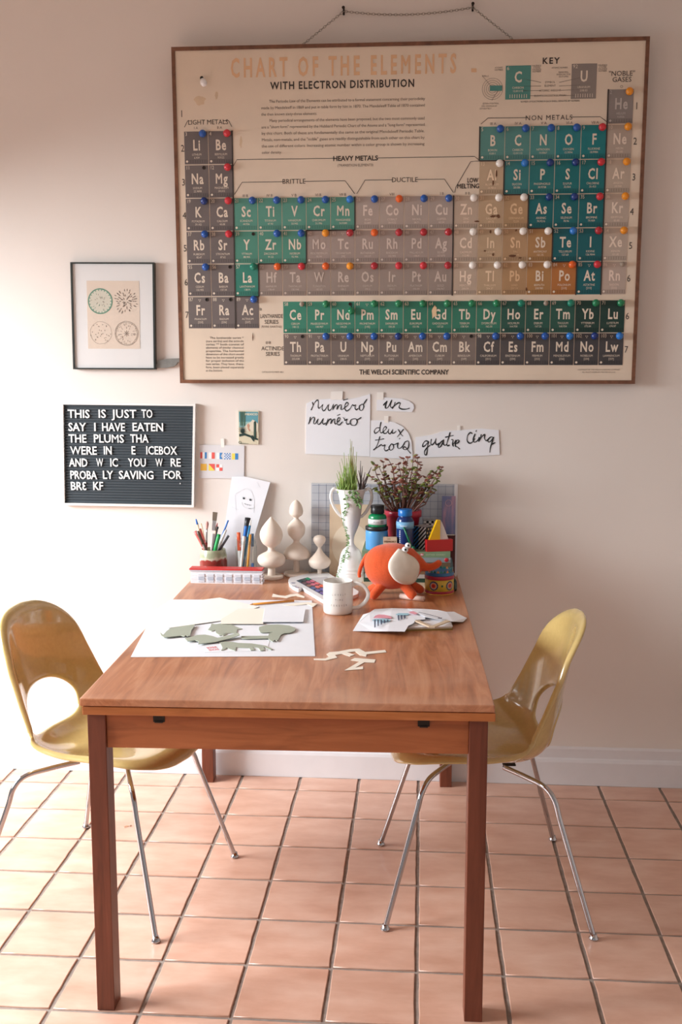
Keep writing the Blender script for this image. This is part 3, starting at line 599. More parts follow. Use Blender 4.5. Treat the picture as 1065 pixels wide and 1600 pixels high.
# thick stepped boundary lines between the groups
def gx(c): return U0 + PU * c - .0012
def gv(r, bottom=False): return rowtop(r) + .001 - (PV if bottom else 0)
def gline(pts): PR.ribbon([CO + CU * a + CV * b_ + CN * .0022 for a, b_ in pts], .0042, CN, 0)
gline([(gx(2), gv(2)), (gx(2), gv(7, True))]); gline([(gx(7), gv(4)), (gx(7), gv(4, True))]); gline([(gx(7), gv(5)), (gx(5), gv(5))]); gline([(gx(5), gv(5)), (gx(5), gv(6))]); gline([(gx(5), gv(6)), (gx(3), gv(6))]); gline([(gx(3), gv(6)), (gx(3), gv(7))]); gline([(gx(3), gv(7)), (gx(2), gv(7))])
gline([(gx(11), gv(4)), (gx(11), gv(7))]); gline([(gx(12), gv(2)), (gx(12), gv(3))]); gline([(gx(12), gv(3)), (gx(13), gv(3))]); gline([(gx(13), gv(3)), (gx(13), gv(4))]); gline([(gx(13), gv(4)), (gx(14), gv(4))]); gline([(gx(14), gv(4)), (gx(14), gv(5))]); gline([(gx(14), gv(5)), (gx(15), gv(5))]); gline([(gx(15), gv(5)), (gx(15), gv(6))]); gline([(gx(15), gv(6)), (gx(16), gv(6))]); gline([(gx(16), gv(6)), (gx(16), gv(7))])
gline([(gx(17), gv(1)), (gx(17), gv(7))])
# the key
for sy, num, nm, wt, (xa, ya), (xb, yb), mi in (('C', '6', 'CARBON', '12.01115', (790, 103), (828, 155), 4), ('U', '92', 'URANIUM', '238.03', (893, 100), (930.5, 154), 5)):
    (ua, va), (ub, vb) = cuv(xa, ya), cuv(xb, yb); f6 = cfr(.0014)
    PR.poly([fI(ua, vb), fI(ub, vb), fI(ub, va), fI(ua, va)], mi)
    uc = (ua + ub) / 2; text(PR, sy, uc, vb + .052, .031, f6, 2, 'b', align='c', xs=.75); text(PR, num, ua + .003, va - .013, .011, f6, 2, 'r'); text(PR, nm, uc, vb + .032, .006, f6, 2, align='c', maxw=.05); text(PR, wt, uc, vb + .022, .006, f6, 2, align='c', maxw=.045)
    for k in range(8): uu = ua + .014 + k * .0074; PR.poly([f6(uu, vb + .004), f6(uu + .0016, vb + .004), f6(uu + .0016, vb + .015), f6(uu, vb + .015)], 2)
for s_, y in (('SYMBOL', 130), ('ELEMENT', 135.5), ('ATOMIC WEIGHT', 143), ('ELECTRON DISTRIBUTION', 151)): ctext(859, y, s_, .0058, mi=3, maxw=.10)
ctext(859, 159.5, 'NUMBER OF ELECTRONS IN EACH SHELL, DENOTED BY NUMBERS', .0050, mi=0, maxw=.185)
for y0_, y1_, y2_ in ((123, 129, 121.5), (135, 134.5, 133), (142, 141.5, 140), (150, 149.5, 149)): cline([(816, y0_), (845, y1_)], .0012, 3); cline([(873, y1_), (906, y2_)], .0012, 3)
for x, y, s_ in ((779, 107, 'ATOMIC'), (779, 110.5, 'NUMBER'), (838, 104, 'VALENCE'), (838, 107, 'STATES'), (838, 110, 'VALENCE'), (838, 113, 'NUMBER'), (874, 107, 'ATOMIC NUMBER'), (880, 114, 'PRINCIPAL'), (880, 117.5, 'RADIOACTIVE'), (880, 121, 'ISOTOPES'), (941, 103, 'VALENCE'), (941, 106, 'STATES'), (941, 109, 'VALENCE'), (941, 112, 'NUMBER'), (758, 120, 'SHELLS'), (766, 163, 'SECTION OF ELECTRON'), (764, 167, 'SHELL SHOWN IN SET'), (758, 171, 'SEPARATELY')): ctext(x, y, s_, .0046, mi=3, maxw=.05)
for k in range(5):
    cu_, cv_ = cuv(769, 139); rr = .006 + .0066 * k; PR.ribbon([CO + CU * (cu_ + rr * math.cos(g)) + CV * (cv_ + rr * math.sin(g)) + CN * .0009 for g in [2 * PI * q / 24 for q in range(25)]], .0009, CN, 3)
(ua, va), (ub, vb) = cuv(765, 134), cuv(784, 142); PR.poly([cfr(.0014)(ua, vb), cfr(.0014)(ub, vb), cfr(.0014)(ub, va), cfr(.0014)(ua, va)], 4)
cline([(753, 118), (766, 134)], .001, 3); cline([(777, 142), (768, 157)], .001, 3)
CT.part('printed_lettering', PR, [M_prt_ink, M_prt_or, M_sym, M_prt_mid, M_prt_teal, M_prt_gr], 'printed headings, rules and small text', kind='stuff')
# chain over two nails
def chain_pts():
    a = CO + CU * cuv(472, 68)[0] + CV * (CH + .001) + CN * -.010; b = onY(537, 17.5, -.012); c = onY(738, 11.5, -.012); d = CO + CU * cuv(803, 62)[0] + CV * (CH + .001) + CN * -.010
    P = [a.lerp(b, k / 12) for k in range(12)] + [b.lerp(c, k / 24) + Vector((0, 0, -.016 * 4 * (k / 24) * (1 - k / 24))) for k in range(24)] + [c.lerp(d, k / 12) for k in range(13)]
    return P
CP = chain_pts(); cb = MB(); Ls = [0]
for i in range(1, len(CP)): Ls.append(Ls[-1] + (CP[i] - CP[i - 1]).length)
nl = int(Ls[-1] / 0.0088)
for k in range(nl):
    s0 = Ls[-1] * (k + .5) / nl; p = Vector([np.interp(s0, Ls, [q[j] for q in CP]) for j in range(3)]); p2 = Vector([np.interp(min(s0 + .004, Ls[-1]), Ls, [q[j] for q in CP]) for j in range(3)]); dd = (p2 - p).normalized()
    sd = Vector((0, 1, 0)) if k % 2 else dd.cross(Vector((0, 1, 0))).normalized()
    cb.tube([p + dd * (.0062 * math.cos(g)) + sd * (.0034 * math.sin(g)) for g in [2 * PI * q / 8 for q in range(9)]], .0009, 0, 4, cap=False)
M_chain = mat('dull_chain', (170, 162, 152), 0.45, metal=0.5)
single('hanging_chain', cb, M_chain, 'thin silver chain looped over two nails above the element chart', 'chain', CP[18])
for x, y, s_ in ((537, 17, 'left'), (738, 11, 'right')):
    p = onY(x, y, 0); nb = MB(); nb.lathe(p, [(.0022, 0), (.0022, .022), (.0052, .022), (.005, .0245)], 0, 10, axis=(0, -1, 0.15)); nb.box(p + Vector((0, -.004, -.004)), (.006, .006, .02), 0, None, .001)
    single('nail', nb, M_iron, 'dark nail under the %s bend of the hanging chain' % s_, 'nail', p, 'nails holding the chain')

# ================================================================== OTHER THINGS ON THE WALL
def wpt(x, y, Y): return onY(x, y, Y)
def quad_frame(px, Y):
    """frame(s, t) bilinear over the photographed corners TL TR BR BL at depth Y"""
    TLc, TRc, BRc, BLc = [onY(x, y, Y) for x, y in px]
    return lambda s, t, dy=0.0: (BLc.lerp(BRc, s)).lerp(TLc.lerp(TRc, s), t) + Vector((0, dy, 0))
def slab_from(f, s0, s1, t0, t1, y0, y1, mb=None, mi=0):
    mb = mb or MB(); q = [f(s, t, y) for y in (y0, y1) for s, t in ((s0, t0), (s1, t0), (s1, t1), (s0, t1))]
    return mb.add(q, [[3, 2, 1, 0], [4, 5, 6, 7], [0, 1, 5, 4], [1, 2, 6, 5], [2, 3, 7, 6], [3, 0, 4, 7]], mi)
# framed botanical print
D = -0.022
qf = quad_frame([(109.5, 409.5), (240.5, 410), (242.5, 577.5), (114, 577)], D); fc = onY(176, 577, 0)
F = Thing('framed_print', 'black framed botanical print of four round drawings left of the chart', 'framed picture', fc)
M_bf = mat('black_frame', (46, 52, 50), 0.35); M_matb = mat('white_mount', (226, 225, 224), 0.8); M_prp = mat('pale_print_paper', (222, 206, 190), 0.8, noise=.03)
e = .02
for a in ((0, 1, 1 - e * .7, 1), (0, 1, 0, e * .7), (0, e, e * .7, 1 - e * .7), (1 - e, 1, e * .7, 1 - e * .7)): F.part('frame_rail', slab_from(qf, *a, 0, -D - .001), M_bf)
F.part('mount', slab_from(qf, e, 1 - e, e * .7, 1 - e * .7, .006, .012), M_matb, 'white mount board')
F.part('print_sheet', slab_from(qf, .185, .815, .195, .83, .0052, .006), M_prp, 'pale pink print sheet')
dm = MB(); fb = lambda s, t: qf(s, t, .0046); M_dg = mat('drawing_green', (104, 150, 128), .8); M_dk = mat('drawing_grey', (148, 134, 122), .8); M_dw = mat('drawing_pale', (206, 202, 186), .8)
rr = random.Random(11); asp = .291 / .36
def ring_(cs, ct, r, wd, mi, n=40, wob=0.0):
    P = [fb(cs + (r + rr.uniform(-wob, wob)) * math.cos(2 * PI * k / n), ct + (r + rr.uniform(-wob, wob)) * asp * math.sin(2 * PI * k / n)) for k in range(n)]; P.append(P[0]); dm.ribbon(P, wd, YN, mi)
def dash(cs, ct, r, l, ang, wd, mi): dm.ribbon([fb(cs + (r + q * l) * math.cos(ang), ct + (r + q * l) * asp * math.sin(ang)) for q in (0, .5, 1)], [wd * .4, wd, wd * .3], YN, mi)
c1, c2, c3, c4 = (.345, .64), (.655, .64), (.345, .345), (.655, .34)
dm.disc(qf(*c1, .0049), .04, YN, 2, 28); ring_(*c1, .142, .004, 0)
for k in range(22): dash(*c1, .118, .02, 2 * PI * k / 22, .003, 0)
for k in range(26): dash(*c1, rr.uniform(.02, .1), .022, rr.uniform(0, 6.28), .0016, 0 if k % 3 == 0 else 1)
for k in range(70): q_ = rr.uniform(.01, .13); dash(*c2, q_, .028, rr.uniform(0, 6.28) if q_ < .05 else 2 * PI * k / 26, .0034, 1)
ring_(*c3, .13, .0008, 1, 30, .004)
for k in range(30): dash(*c3, rr.uniform(.01, .125), .010, rr.uniform(0, 6.28), .0034, 1)
ring_(*c4, .14, .0014, 1, 40, .002); ring_(*c4, .128, .001, 1, 40, .004)
for k in range(8): dash(*c4, .0, .04, 2 * PI * k / 8, .0022, 1)
for k in range(46): dash(*c4, rr.uniform(.05, .115), .024, rr.uniform(0, 6.28), .0014, 1)
F.part('drawing', dm, [M_dg, M_dk, M_dw], 'four round pencil and green drawings', kind='stuff')
F.part('glazing', MB().poly([qf(s, t, .003) for s, t in ((e, e * .7), (1 - e, e * .7), (1 - e, 1 - e * .7), (e, 1 - e * .7))]), G_dark, 'clear picture glass')
# grey metal bracket between print and chart
bp = [onY(x, y, -.012) for x, y in ((241, 575), (247, 563.5), (262, 560.5), (284, 559.5), (284, 566), (277, 566), (275, 570), (270, 573), (258, 575))]
bk_ = MB().prism(bp, (0, .011, 0)); bk_.disc(onY(252, 569, -.0125), .003, YN, 0, 10)
single('metal_bracket', bk_, mat('bare_grey_metal', (150, 150, 146), .4, metal=.6, noise=.15, nscale=60), 'small grey metal bracket poking out beside the lower corner of the chart', 'bracket', bp[0])
# letter board
D = -0.02
lf = quad_frame([(95, 628.5), (305, 631), (302.5, 793), (97.5, 789.5)], D)
LB = Thing('letter_board', 'dark grey letter board in a white frame with a white letter poem', 'letter board', onY(200, 791, 0))
M_lbf = mat('white_frame', (232, 231, 228), .45); M_felt = mat('charcoal_felt', (58, 66, 72), .85); e = .016
for a in ((0, 1, 1 - e * 1.35, 1), (0, 1, 0, e * 1.35), (0, e, e * 1.35, 1 - e * 1.35), (1 - e, 1, e * 1.35, 1 - e * 1.35)): LB.part('frame_rail', slab_from(lf, *a, 0, -D - .001), M_lbf)
LB.part('felt_panel', slab_from(lf, e, 1 - e, e * 1.35, 1 - e * 1.35, .010, .017), M_felt)
rg = MB(); nr = 36
for k in range(nr): t0 = e * 1.35 + (1 - 2.7 * e) * k / nr; slab_from(lf, e, 1 - e, t0 + .008, t0 + .0225, .0072, .010, rg)
LB.part('felt_ridges', rg, M_felt, 'horizontal ridges of the grooved felt', kind='stuff')
LINES = [(126, [('THIS', 78, 180), ('IS', 217, 255), ('JUST', 284, 395), ('TO', 418, 470)]), (187, [('SAY', 80, 161), ('I', 197, 206), ('HAVE', 234, 343), ('EATEN', 374, 521)]), (240, [('THE', 82, 165), ('PLUMS', 196, 338), ('THA', 366, 450)]), (295, [('WERE', 90, 213), ('IN', 242, 283), ('E', 370, 391), ('ICEBOX', 438, 581)]), (351, [('AND', 85, 170), ('W', 210, 241), ('IC', 272, 311), ('YOU', 357, 440), ('W', 483, 516), ('RE', 550, 600)]), (408, [('PROBA', 88, 212), ('LY', 238, 286), ('SAVING', 313, 476), ('FOR', 518, 602)]), (459, [('BR3', 90, 166), ('KF', 193, 242)])]
M_let = mat('white_letter', (240, 243, 242), .4)
def edge_prism(vs, fs, depth, mb):
    """give the flat glyph real thickness"""
    n = len(vs); cnt = {}
    for f in fs:
        for i in range(len(f)): a, b = f[i], f[(i + 1) % len(f)]; cnt[(a, b)] = 1
    side = [(a, b) for (a, b) in cnt if (b, a) not in cnt]
    V = list(vs) + [v + depth for v in vs]
    mb.add(V, [list(f) for f in fs] + [[n + i for i in f[::-1]] for f in fs] + [[a, n + a, n + b, b] for a, b in side], 0)
cap = 0.0275
for base, words in LINES:
    for s_, xa, xb in words:
        base2 = base - 0.012 * 0; kx = cap / GL['cap']
        pa = onY(80 + xa / 2.958, 610 + base2 / 2.958, D + .0068); pb = onY(80 + xb / 2.958, 610 + base2 / 2.958 + (xb - xa) / 2.958 * .012, D + .0068)
        tot = sum(GL[('adv', c)] for c in s_) * kx; width = (pb - pa).x; xs = min(1.0, width / tot) if s_ != 'I' else 1.0; tr = (width - tot * xs) / max(1, len(s_) - 1) if len(s_) > 1 else 0; u = 0
        for c in s_:
            vs, fs = GL[('m', c)]; mx = max(v.x for v in vs)
            V = [pa + (pb - pa).normalized() * ((u + (p.x if c != '3' else mx - p.x + min(q.x for q in vs)) * kx * xs)) + Vector((0, 0, 1)) * p.y * kx for p in vs]
            if c == '3': fs = [f[::-1] for f in fs]
            b = MB(); edge_prism([v + Vector((0, -.0035, 0)) for v in V], fs, Vector((0, .0035, 0)), b); LB.part('letter', b, M_let, local=False)
            u += GL[('adv', c)] * kx * xs + tr
dt = MB().ball(onY(281.5, 755.5, D + .006), .0022, 0, 8, 6); LB.part('letter_dot', dt, M_let)
# picture card of a desert with cactus
mf = quad_frame([(372, 641.5), (404, 642), (403.7, 694.3), (373, 693.7)], -.006)
MC = Thing('picture_card', 'small travel picture card with green cacti and the word MEXICO', 'postcard', onY(388, 694, 0))
MC.part('card', slab_from(mf, 0, 1, 0, 1, 0, .0055), mat('card_sand', (214, 206, 180), .5))
mm = MB(); L1 = -.0004; L2 = -.0008; L3 = -.0012
C_sky, C_sky2, C_snow, C_dk, C_gr, C_pk, C_fr = mat('card_sky', (96, 156, 168), .5), mat('card_sky_pale', (150, 192, 190), .5), mat('card_snow', (222, 214, 194), .5), mat('card_dark_green', (34, 58, 54), .5), mat('card_green', (70, 104, 88), .5), mat('card_pink', (196, 150, 126), .5), mat('card_lettering', (240, 232, 206), .5)
def mpoly(pts, mi, l): mm.poly([mf(s, t, l) for s, t in pts], mi)
mpoly([(.03, .5), (.97, .5), (.97, .97), (.03, .97)], 0, L1); mpoly([(.03, .5), (.97, .5), (.97, .62), (.6, .68), (.03, .66)], 1, L1 * 1.3)
mpoly([(.1, .38), (.97, .38), (.97, .62), (.82, .70), (.7, .74), (.6, .66), (.45, .62), (.3, .52)], 2, L2)
mpoly([(.42, .58), (.5, .62), (.56, .56), (.52, .48), (.6, .4), (.54, .38), (.46, .46)], 5, L3)
for a, b_ in ((.12, .04), (.2, .035), (.3, .05)): mpoly([(a - b_, .97), (a + b_, .97), (a + b_ * .7, .55), (a - b_ * .7, .55)], 4, L3)
for k in range(11):
    g = PI * (.08 + .84 * k / 10); mpoly([(.2 - .03, .32), (.2 + .03, .32), (.2 + .28 * math.cos(g), .34 + .27 * math.sin(g))], 3, L3 * 1.2)
mpoly([(.76, .14), (.88, .14), (.88, .66), (.82, .70), (.76, .66)], 3, L3); mpoly([(.80, .14), (.83, .14), (.83, .66), (.80, .66)], 4, L3 * 1.3)
mpoly([(.03, .22), (.3, .26), (.6, .20), (.97, .12), (.97, .17), (.6, .26), (.3, .33), (.03, .30)], 3, L3)
mpoly([(.6, .2), (.75, .08), (.8, .1), (.72, .2), (.95, .25), (.8, .2), (.68, .28)], 3, L3 * 1.3)
p0, p1 = mf(.33, .865, L3 * 1.6), mf(.95, .865, L3 * 1.6); kk = p1 - p0
text(mm, 'MEXICO', 0, 0, .0066, lambda u, v: p0 + Vector((u, 0, v)), 6, 'b', u1=kk.x)
mm.ribbon([mf(.06 + .07 * math.cos(g), .05 + .03 * math.sin(g), L3) for g in [k * .6 for k in range(11)]], .0015, YN, 3); mpoly([(.05, .01), (.5, .012), (.5, .02), (.05, .03)], 3, L2)
MC.part('picture', mm, [C_sky, C_sky2, C_snow, C_dk, C_gr, C_pk, C_fr], 'printed desert scene', kind='stuff')
# card with signal flags
gf = quad_frame([(311.3, 694.8), (381.4, 696.5), (381, 747.7), (310.7, 747.2)], -.004)
FC = Thing('flag_card', 'pale grey card with two rows of small signal flags taped to the wall', 'card', onY(346, 747, 0))
FC.part('card', slab_from(gf, 0, 1, 0, 1, 0, .0035), mat('pale_grey_card', (218, 217, 220), .7))
FM = [mat('flag_red', (226, 92, 84), .6), mat('flag_blue', (60, 132, 196), .6), mat('flag_yellow', (240, 216, 90), .6), mat('flag_white', (242, 240, 240), .6), mat('flag_orange', (236, 160, 60), .6)]
def gq(s0, s1, t0, t1): return lambda a, b_, l=-.0005: gf(s0 + (s1 - s0) * a, t0 + (t1 - t0) * b_, l)
def fl_box(g, b, a0, a1, b0, b1, mi, l=-.0005): b.poly([g(a0, b0, l), g(a1, b0, l), g(a1, b1, l), g(a0, b1, l)], mi)
fx = lambda x: (x - 100) / 622; fy = lambda y: 1 - (y - 583) / 460
specs = [(115, 205, 685, 772, 'rwb'), (230, 315, 685, 772, 'wr'), (340, 425, 687, 775, 'wb<'), (448, 532, 690, 778, 'chk'), (553, 640, 692, 778, 'yb'), (120, 205, 843, 937, 'diag'), (232, 318, 843, 937, 'ry'), (338, 424, 848, 938, 'rw4')]
for xa, xb, ya, yb, k in specs:
    g = gq(fx(xa), fx(xb), fy(yb), fy(ya)); b = MB()
    if k == 'rwb': fl_box(g, b, 0, .33, 0, 1, 0); fl_box(g, b, .33, .67, 0, 1, 3); fl_box(g, b, .67, 1, 0, 1, 1)
    elif k == 'wr': fl_box(g, b, 0, .5, 0, 1, 3); fl_box(g, b, .5, 1, 0, 1, 0)
    elif k == 'wb<': fl_box(g, b, 0, .5, 0, 1, 3); b.poly([g(.5, 0), g(1, 0), g(.7, .5), g(1, 1), g(.5, 1)], 1)
    elif k == 'chk':
        fl_box(g, b, 0, 1, 0, 1, 3)
        for i in range(5):
            for j in range(5):
                if (i + j) % 2 == 0: fl_box(g, b, i / 5, (i + 1) / 5, j / 5, (j + 1) / 5, 1, -.0008)
    elif k == 'yb': fl_box(g, b, 0, .5, 0, 1, 2); fl_box(g, b, .5, 1, 0, 1, 1)
    elif k == 'diag':
        fl_box(g, b, 0, 1, 0, 1, 2)
        for i in range(-3, 4):
            c = i * .28; P = [(max(0, -c), max(0, c)), (min(1, 1 - c), min(1, 1 + c))]
            if P[1][0] > P[0][0]: w2 = .05; b.poly([g(max(0, P[0][0] - w2), min(1, P[0][1] + w2), -.0008), g(min(1, P[0][0] + w2), max(0, P[0][1] - w2), -.0008), g(min(1, P[1][0] + w2), max(0, P[1][1] - w2), -.0008), g(max(0, P[1][0] - w2), min(1, P[1][1] + w2), -.0008)], 4)
    elif k == 'ry': b.poly([g(0, 0), g(1, 0), g(0, 1)], 2); b.poly([g(1, 0), g(1, 1), g(0, 1)], 0)
    else: fl_box(g, b, 0, .5, .5, 1, 0); fl_box(g, b, .5, 1, .5, 1, 3); fl_box(g, b, 0, .5, 0, .5, 3); fl_box(g, b, .5, 1, 0, .5, 0)
    FC.part('printed_flag', b, FM)
def tape(T_, px, Y): T_.part('tape', MB().prism([onY(x, y, Y) for x, y in px], (0, .0004, 0)), M_tape, 'strip of clear tape')
tape(FC, [(344.5, 685.5), (349.5, 685), (350.5, 699), (345.5, 699)], -.0046)
# handwritten sheets
def cr5(x, y): return (470 + x / 5.605, 600 + y / 5.605)
def cr6(x, y): return (640 + x / 7.1, 650 + y / 7.1)
def sheet(name_label, outline, strokes, cv, tapes, wd=.0042, Y=-.003):
    px = [cv(*p) for p in outline]; P = [onY(x, y, Y) for x, y in px]; c = sum(P, Vector()) / len(P); c.z = min(p.z for p in P); c.y = 0
    S = Thing('handwritten_sheet', name_label, 'paper sheet', c, 'handwritten number sheets on the wall')
    S.part('paper', MB().prism(P, (0, .0025, 0)), M_paper)
    i = 0
    groups = strokes if isinstance(strokes[0][0][0], (tuple, list)) else [strokes]
    for word in groups:
      b = MB()
      for st_ in word:
        pts = cat_rom([onY(*cv(*p), Y - .0006 - .00003 * i) for p in st_], 6) if len(st_) > 2 else [onY(*cv(*p), Y - .0006) for p in st_]; i += 1
        n = len(pts); rq = random.Random(i); ww = [wd * (.74 + .22 * math.sin(k * .35 + i)) if n > 4 else wd * .8 for k in range(n)]; ww = [max(.0016, q * (0.7 if k in (0, n - 1) else 1)) for k, q in enumerate(ww)]
        b.ribbon(pts, ww, YN, 0)
        for p, q in ((pts[0], ww[0]), (pts[-1], ww[-1])): b.disc(p, q / 2, YN, 0, 8)
      S.part('handwritten_word', b, M_ink, 'black brush handwriting', kind='stuff')
    for t_ in tapes: tape(S, [cv(*p) for p in t_], Y - .0012)
N1 = [[(100, 160), (106, 185), (98, 210), (88, 228)], [(90, 226), (106, 190), (126, 155), (146, 140), (152, 160), (150, 195), (156, 212), (168, 205), (190, 180)], [(190, 180), (184, 212), (196, 235), (214, 222), (236, 182)], [(244, 178), (236, 212), (246, 232), (264, 220), (282, 182)], [(284, 178), (278, 226)], [(280, 222), (296, 192), (314, 180), (318, 196), (314, 222)], [(316, 220), (332, 190), (350, 182), (352, 200), (350, 222), (364, 222), (384, 206)], [(382, 206), (404, 190), (414, 172), (400, 162), (384, 186), (384, 218), (402, 236), (432, 214)], [(372, 142), (410, 131)], [(432, 214), (450, 182), (462, 190), (478, 184), (472, 210), (484, 226), (500, 214)], [(534, 178), (512, 192), (512, 222), (530, 232), (548, 208), (546, 182), (530, 176)], [(544, 182), (560, 158), (577, 132)]]
N2 = [[(82, 290), (76, 320), (64, 352)], [(66, 348), (86, 312), (108, 290), (118, 304), (110, 340), (124, 348), (148, 310)], [(150, 306), (142, 340), (156, 354), (176, 336), (190, 306)], [(196, 302), (188, 338), (200, 352), (216, 340)], [(236, 304), (228, 332), (218, 362)], [(222, 356), (242, 318), (262, 306), (264, 326), (258, 346)], [(262, 344), (280, 314), (296, 308), (294, 334), (300, 350), (318, 342)], [(318, 336), (336, 318), (342, 302), (328, 296), (316, 322), (318, 350), (336, 358), (362, 330)], [(318, 276), (340, 266)], [(368, 296), (378, 302), (384, 318), (404, 308), (396, 332), (404, 352), (424, 346)], [(470, 304), (440, 312), (430, 340), (448, 362), (480, 356), (492, 326), (478, 304), (460, 306)], [(484, 318), (506, 306), (528, 292)]]
sheet('white paper sheet lettered numéro numéro in black brush script', [(48, 170), (110, 140), (250, 130), (400, 138), (500, 118), (606, 88), (602, 636), (40, 612)], [N1, N2], cr5, [[(262, 66), (366, 62), (362, 138), (258, 138)]])
sheet('small curved white slip lettered un in black brush script', [(664, 110), (780, 122), (880, 128), (950, 150), (984, 180), (990, 210), (972, 246), (662, 232)], [[(722, 186), (738, 166), (754, 150), (740, 190), (742, 212), (764, 200), (792, 146)], [(794, 142), (782, 190), (794, 208), (806, 200)], [(824, 160), (814, 188), (800, 214)], [(802, 210), (830, 180), (856, 164), (868, 172), (858, 204), (884, 220), (920, 220), (950, 212)]], cr5, [[(664, 72), (722, 72), (722, 138), (664, 138)]], .0052)
sheet('rounded white sheet lettered deux trois in black brush script', [(612, 318), (730, 318), (820, 336), (890, 372), (940, 430), (966, 500), (980, 660), (604, 640)], [[[(700, 334), (692, 380), (694, 420), (704, 428), (718, 420)], [(692, 386), (664, 384), (642, 410), (650, 432), (676, 416), (692, 392)], [(718, 420), (740, 398), (748, 380), (734, 374), (718, 400), (724, 430), (746, 430), (768, 402)], [(768, 394), (764, 424), (780, 436), (800, 404)], [(804, 396), (798, 428), (816, 428), (832, 412)], [(850, 398), (862, 416), (874, 440), (892, 456)], [(898, 396), (872, 428), (842, 464)]], [[(690, 460), (676, 510), (656, 556), (634, 578)], [(650, 492), (690, 486), (724, 480)], [(640, 572), (672, 552), (702, 530)], [(702, 528), (716, 542), (736, 534), (728, 566), (742, 586), (768, 572)], [(792, 522), (770, 556), (784, 580), (808, 562), (806, 532), (790, 524), (816, 530), (846, 518)], [(850, 514), (844, 548), (856, 566), (884, 550), (908, 512)], [(866, 474), (861, 482)], [(906, 510), (936, 498), (944, 526), (936, 562), (908, 576), (892, 562), (908, 550), (932, 576), (960, 608)]]], cr5, [[(728, 280), (764, 280), (764, 340), (728, 340)]], .0042)
sheet('long white paper strip lettered quatre cinq in black brush script', [(62, 238), (240, 210), (380, 168), (560, 158), (800, 140), (985, 158), (996, 430), (700, 445), (62, 462)], [[[(206, 286), (176, 276), (148, 304), (142, 338), (166, 330), (200, 292)], [(208, 284), (196, 334), (192, 384), (182, 430), (164, 424), (164, 390), (192, 350), (228, 322)], [(238, 258), (232, 304), (248, 320), (274, 292), (290, 254)], [(290, 250), (284, 296), (300, 318), (322, 300)], [(376, 262), (344, 290), (316, 328), (324, 350), (350, 326), (376, 268)], [(376, 264), (372, 308), (390, 326), (408, 312)], [(446, 182), (430, 240), (410, 306), (418, 330), (440, 322)], [(394, 236), (436, 224), (482, 216)], [(462, 262), (478, 266), (474, 306), (482, 336)], [(478, 318), (500, 286), (512, 268)], [(500, 306), (528, 300), (546, 278), (530, 266), (508, 296), (506, 336), (528, 344), (550, 366)]], [[(692, 196), (670, 184), (642, 214), (634, 266), (656, 300), (690, 292), (722, 250)], [(722, 200), (702, 262), (718, 292), (756, 266), (770, 236)], [(738, 160), (732, 172)], [(792, 206), (780, 244), (764, 282)], [(768, 276), (800, 228), (830, 206), (828, 248), (846, 276), (862, 262)], [(926, 236), (896, 234), (866, 264), (872, 290), (902, 274), (930, 236)], [(930, 234), (910, 296), (892, 356), (886, 404)], [(904, 316), (924, 306), (946, 294)]]], cr6, [[(524, 106), (556, 104), (558, 158), (524, 160)]], .0050)
# ================================================================== THINGS ON THE TABLE
def zat(x, y, Y): return onY(x, y, Y).z
def xat(x, Y, y=880): return onY(x, y, Y).x
def lpx(mb, cx, Y, prof, mi=0, seg=32, z0=None, mis=None, close=True):
    """turned shape at depth Y from photographed (row, half width) pairs, listed from the bottom up"""
    k = pxm(Y); pr = []
    base = Vector((xat(cx, Y), Y, 0)); zs = [zat(cx, y, Y) for y, r in prof]
    if z0 is not None: zs[0] = z0
    base.z = zs[0]; return mb.lathe(base, [(r / k, z - zs[0]) for (y, r), z in zip(prof, zs)], mi, seg, None, close, mis)
def smooth_prof(pr, per=5): return [(p.x, p.y) for p in cat_rom([Vector((a, b, 0)) for a, b in pr], per)]
def flat(px, z0, th=.0006, mb=None, mi=0):
    P = [tb(p[0], p[1], z0 if len(p) < 3 else p[2]) for p in px]; return (mb or MB()).prism(P, (0, 0, th), mi)
# ---- wooden finials
def finial(label, cx, Y, disc_r, prof):
    k = pxm(Y); loc = Vector((xat(cx, Y), Y, TZ)); t = Thing('wooden_finial', label, 'finial', loc, 'pale wooden finials at the back of the table')
    r = disc_r / k; t.part('base_disc', MB().lathe(loc, [(r * .97, 0), (r, .002), (r, .009), (r * .97, .011)], 0, 36), M_finial, 'flat round base')
    pr = smooth_prof(prof); m = MB(); lpx(m, cx, Y, pr, 0, 36, z0=TZ + .011); t.part('turned_body', m, M_finial)
finial('pale turned wooden finial shaped like a pointed onion, behind the swatch block', 424, -.11, 18.5, [(899, 6.5), (892, 5.9), (888.5, 5.9), (886.6, 7.5), (885, 13), (882, 18.5), (877.5, 21.6), (872.5, 22.2), (867.5, 19.5), (863.5, 12), (861, 7), (858, 5.6), (855, 6), (852.5, 9), (849, 13.5), (842, 17), (834, 18), (826, 15.5), (818, 10), (811, 4), (807, .3)])
finial('tallest pale wooden finial, stacked in three bulbs, between the other two', 463, -.055, 20, [(896, 5), (884, 4.8), (875.5, 4.9), (874, 7), (873, 15), (871, 20), (867.5, 21.2), (862, 19.8), (857, 16.2), (852, 10), (848, 5.6), (844, 5), (840, 8.5), (835, 12.5), (828, 14), (821, 13), (814.5, 8), (811, 4.2), (808.5, 4), (806, 7.5), (803, 10.2), (797, 10.8), (790, 9), (784.5, 5.5), (781.5, 1.5), (781, .3)])
finial('smallest pale wooden finial with a round knob, beside the white trophy vase', 499, -.072, 16, [(900, 3.6), (892, 3.4), (889.2, 4), (887.8, 9.5), (884.8, 14.5), (879.5, 17.3), (874.5, 16.8), (869, 11.5), (862, 5.5), (857, 3), (854.5, 3), (851, 6), (846, 9.2), (842, 9.8), (838.5, 8), (836.5, 3.5), (836, .3)])
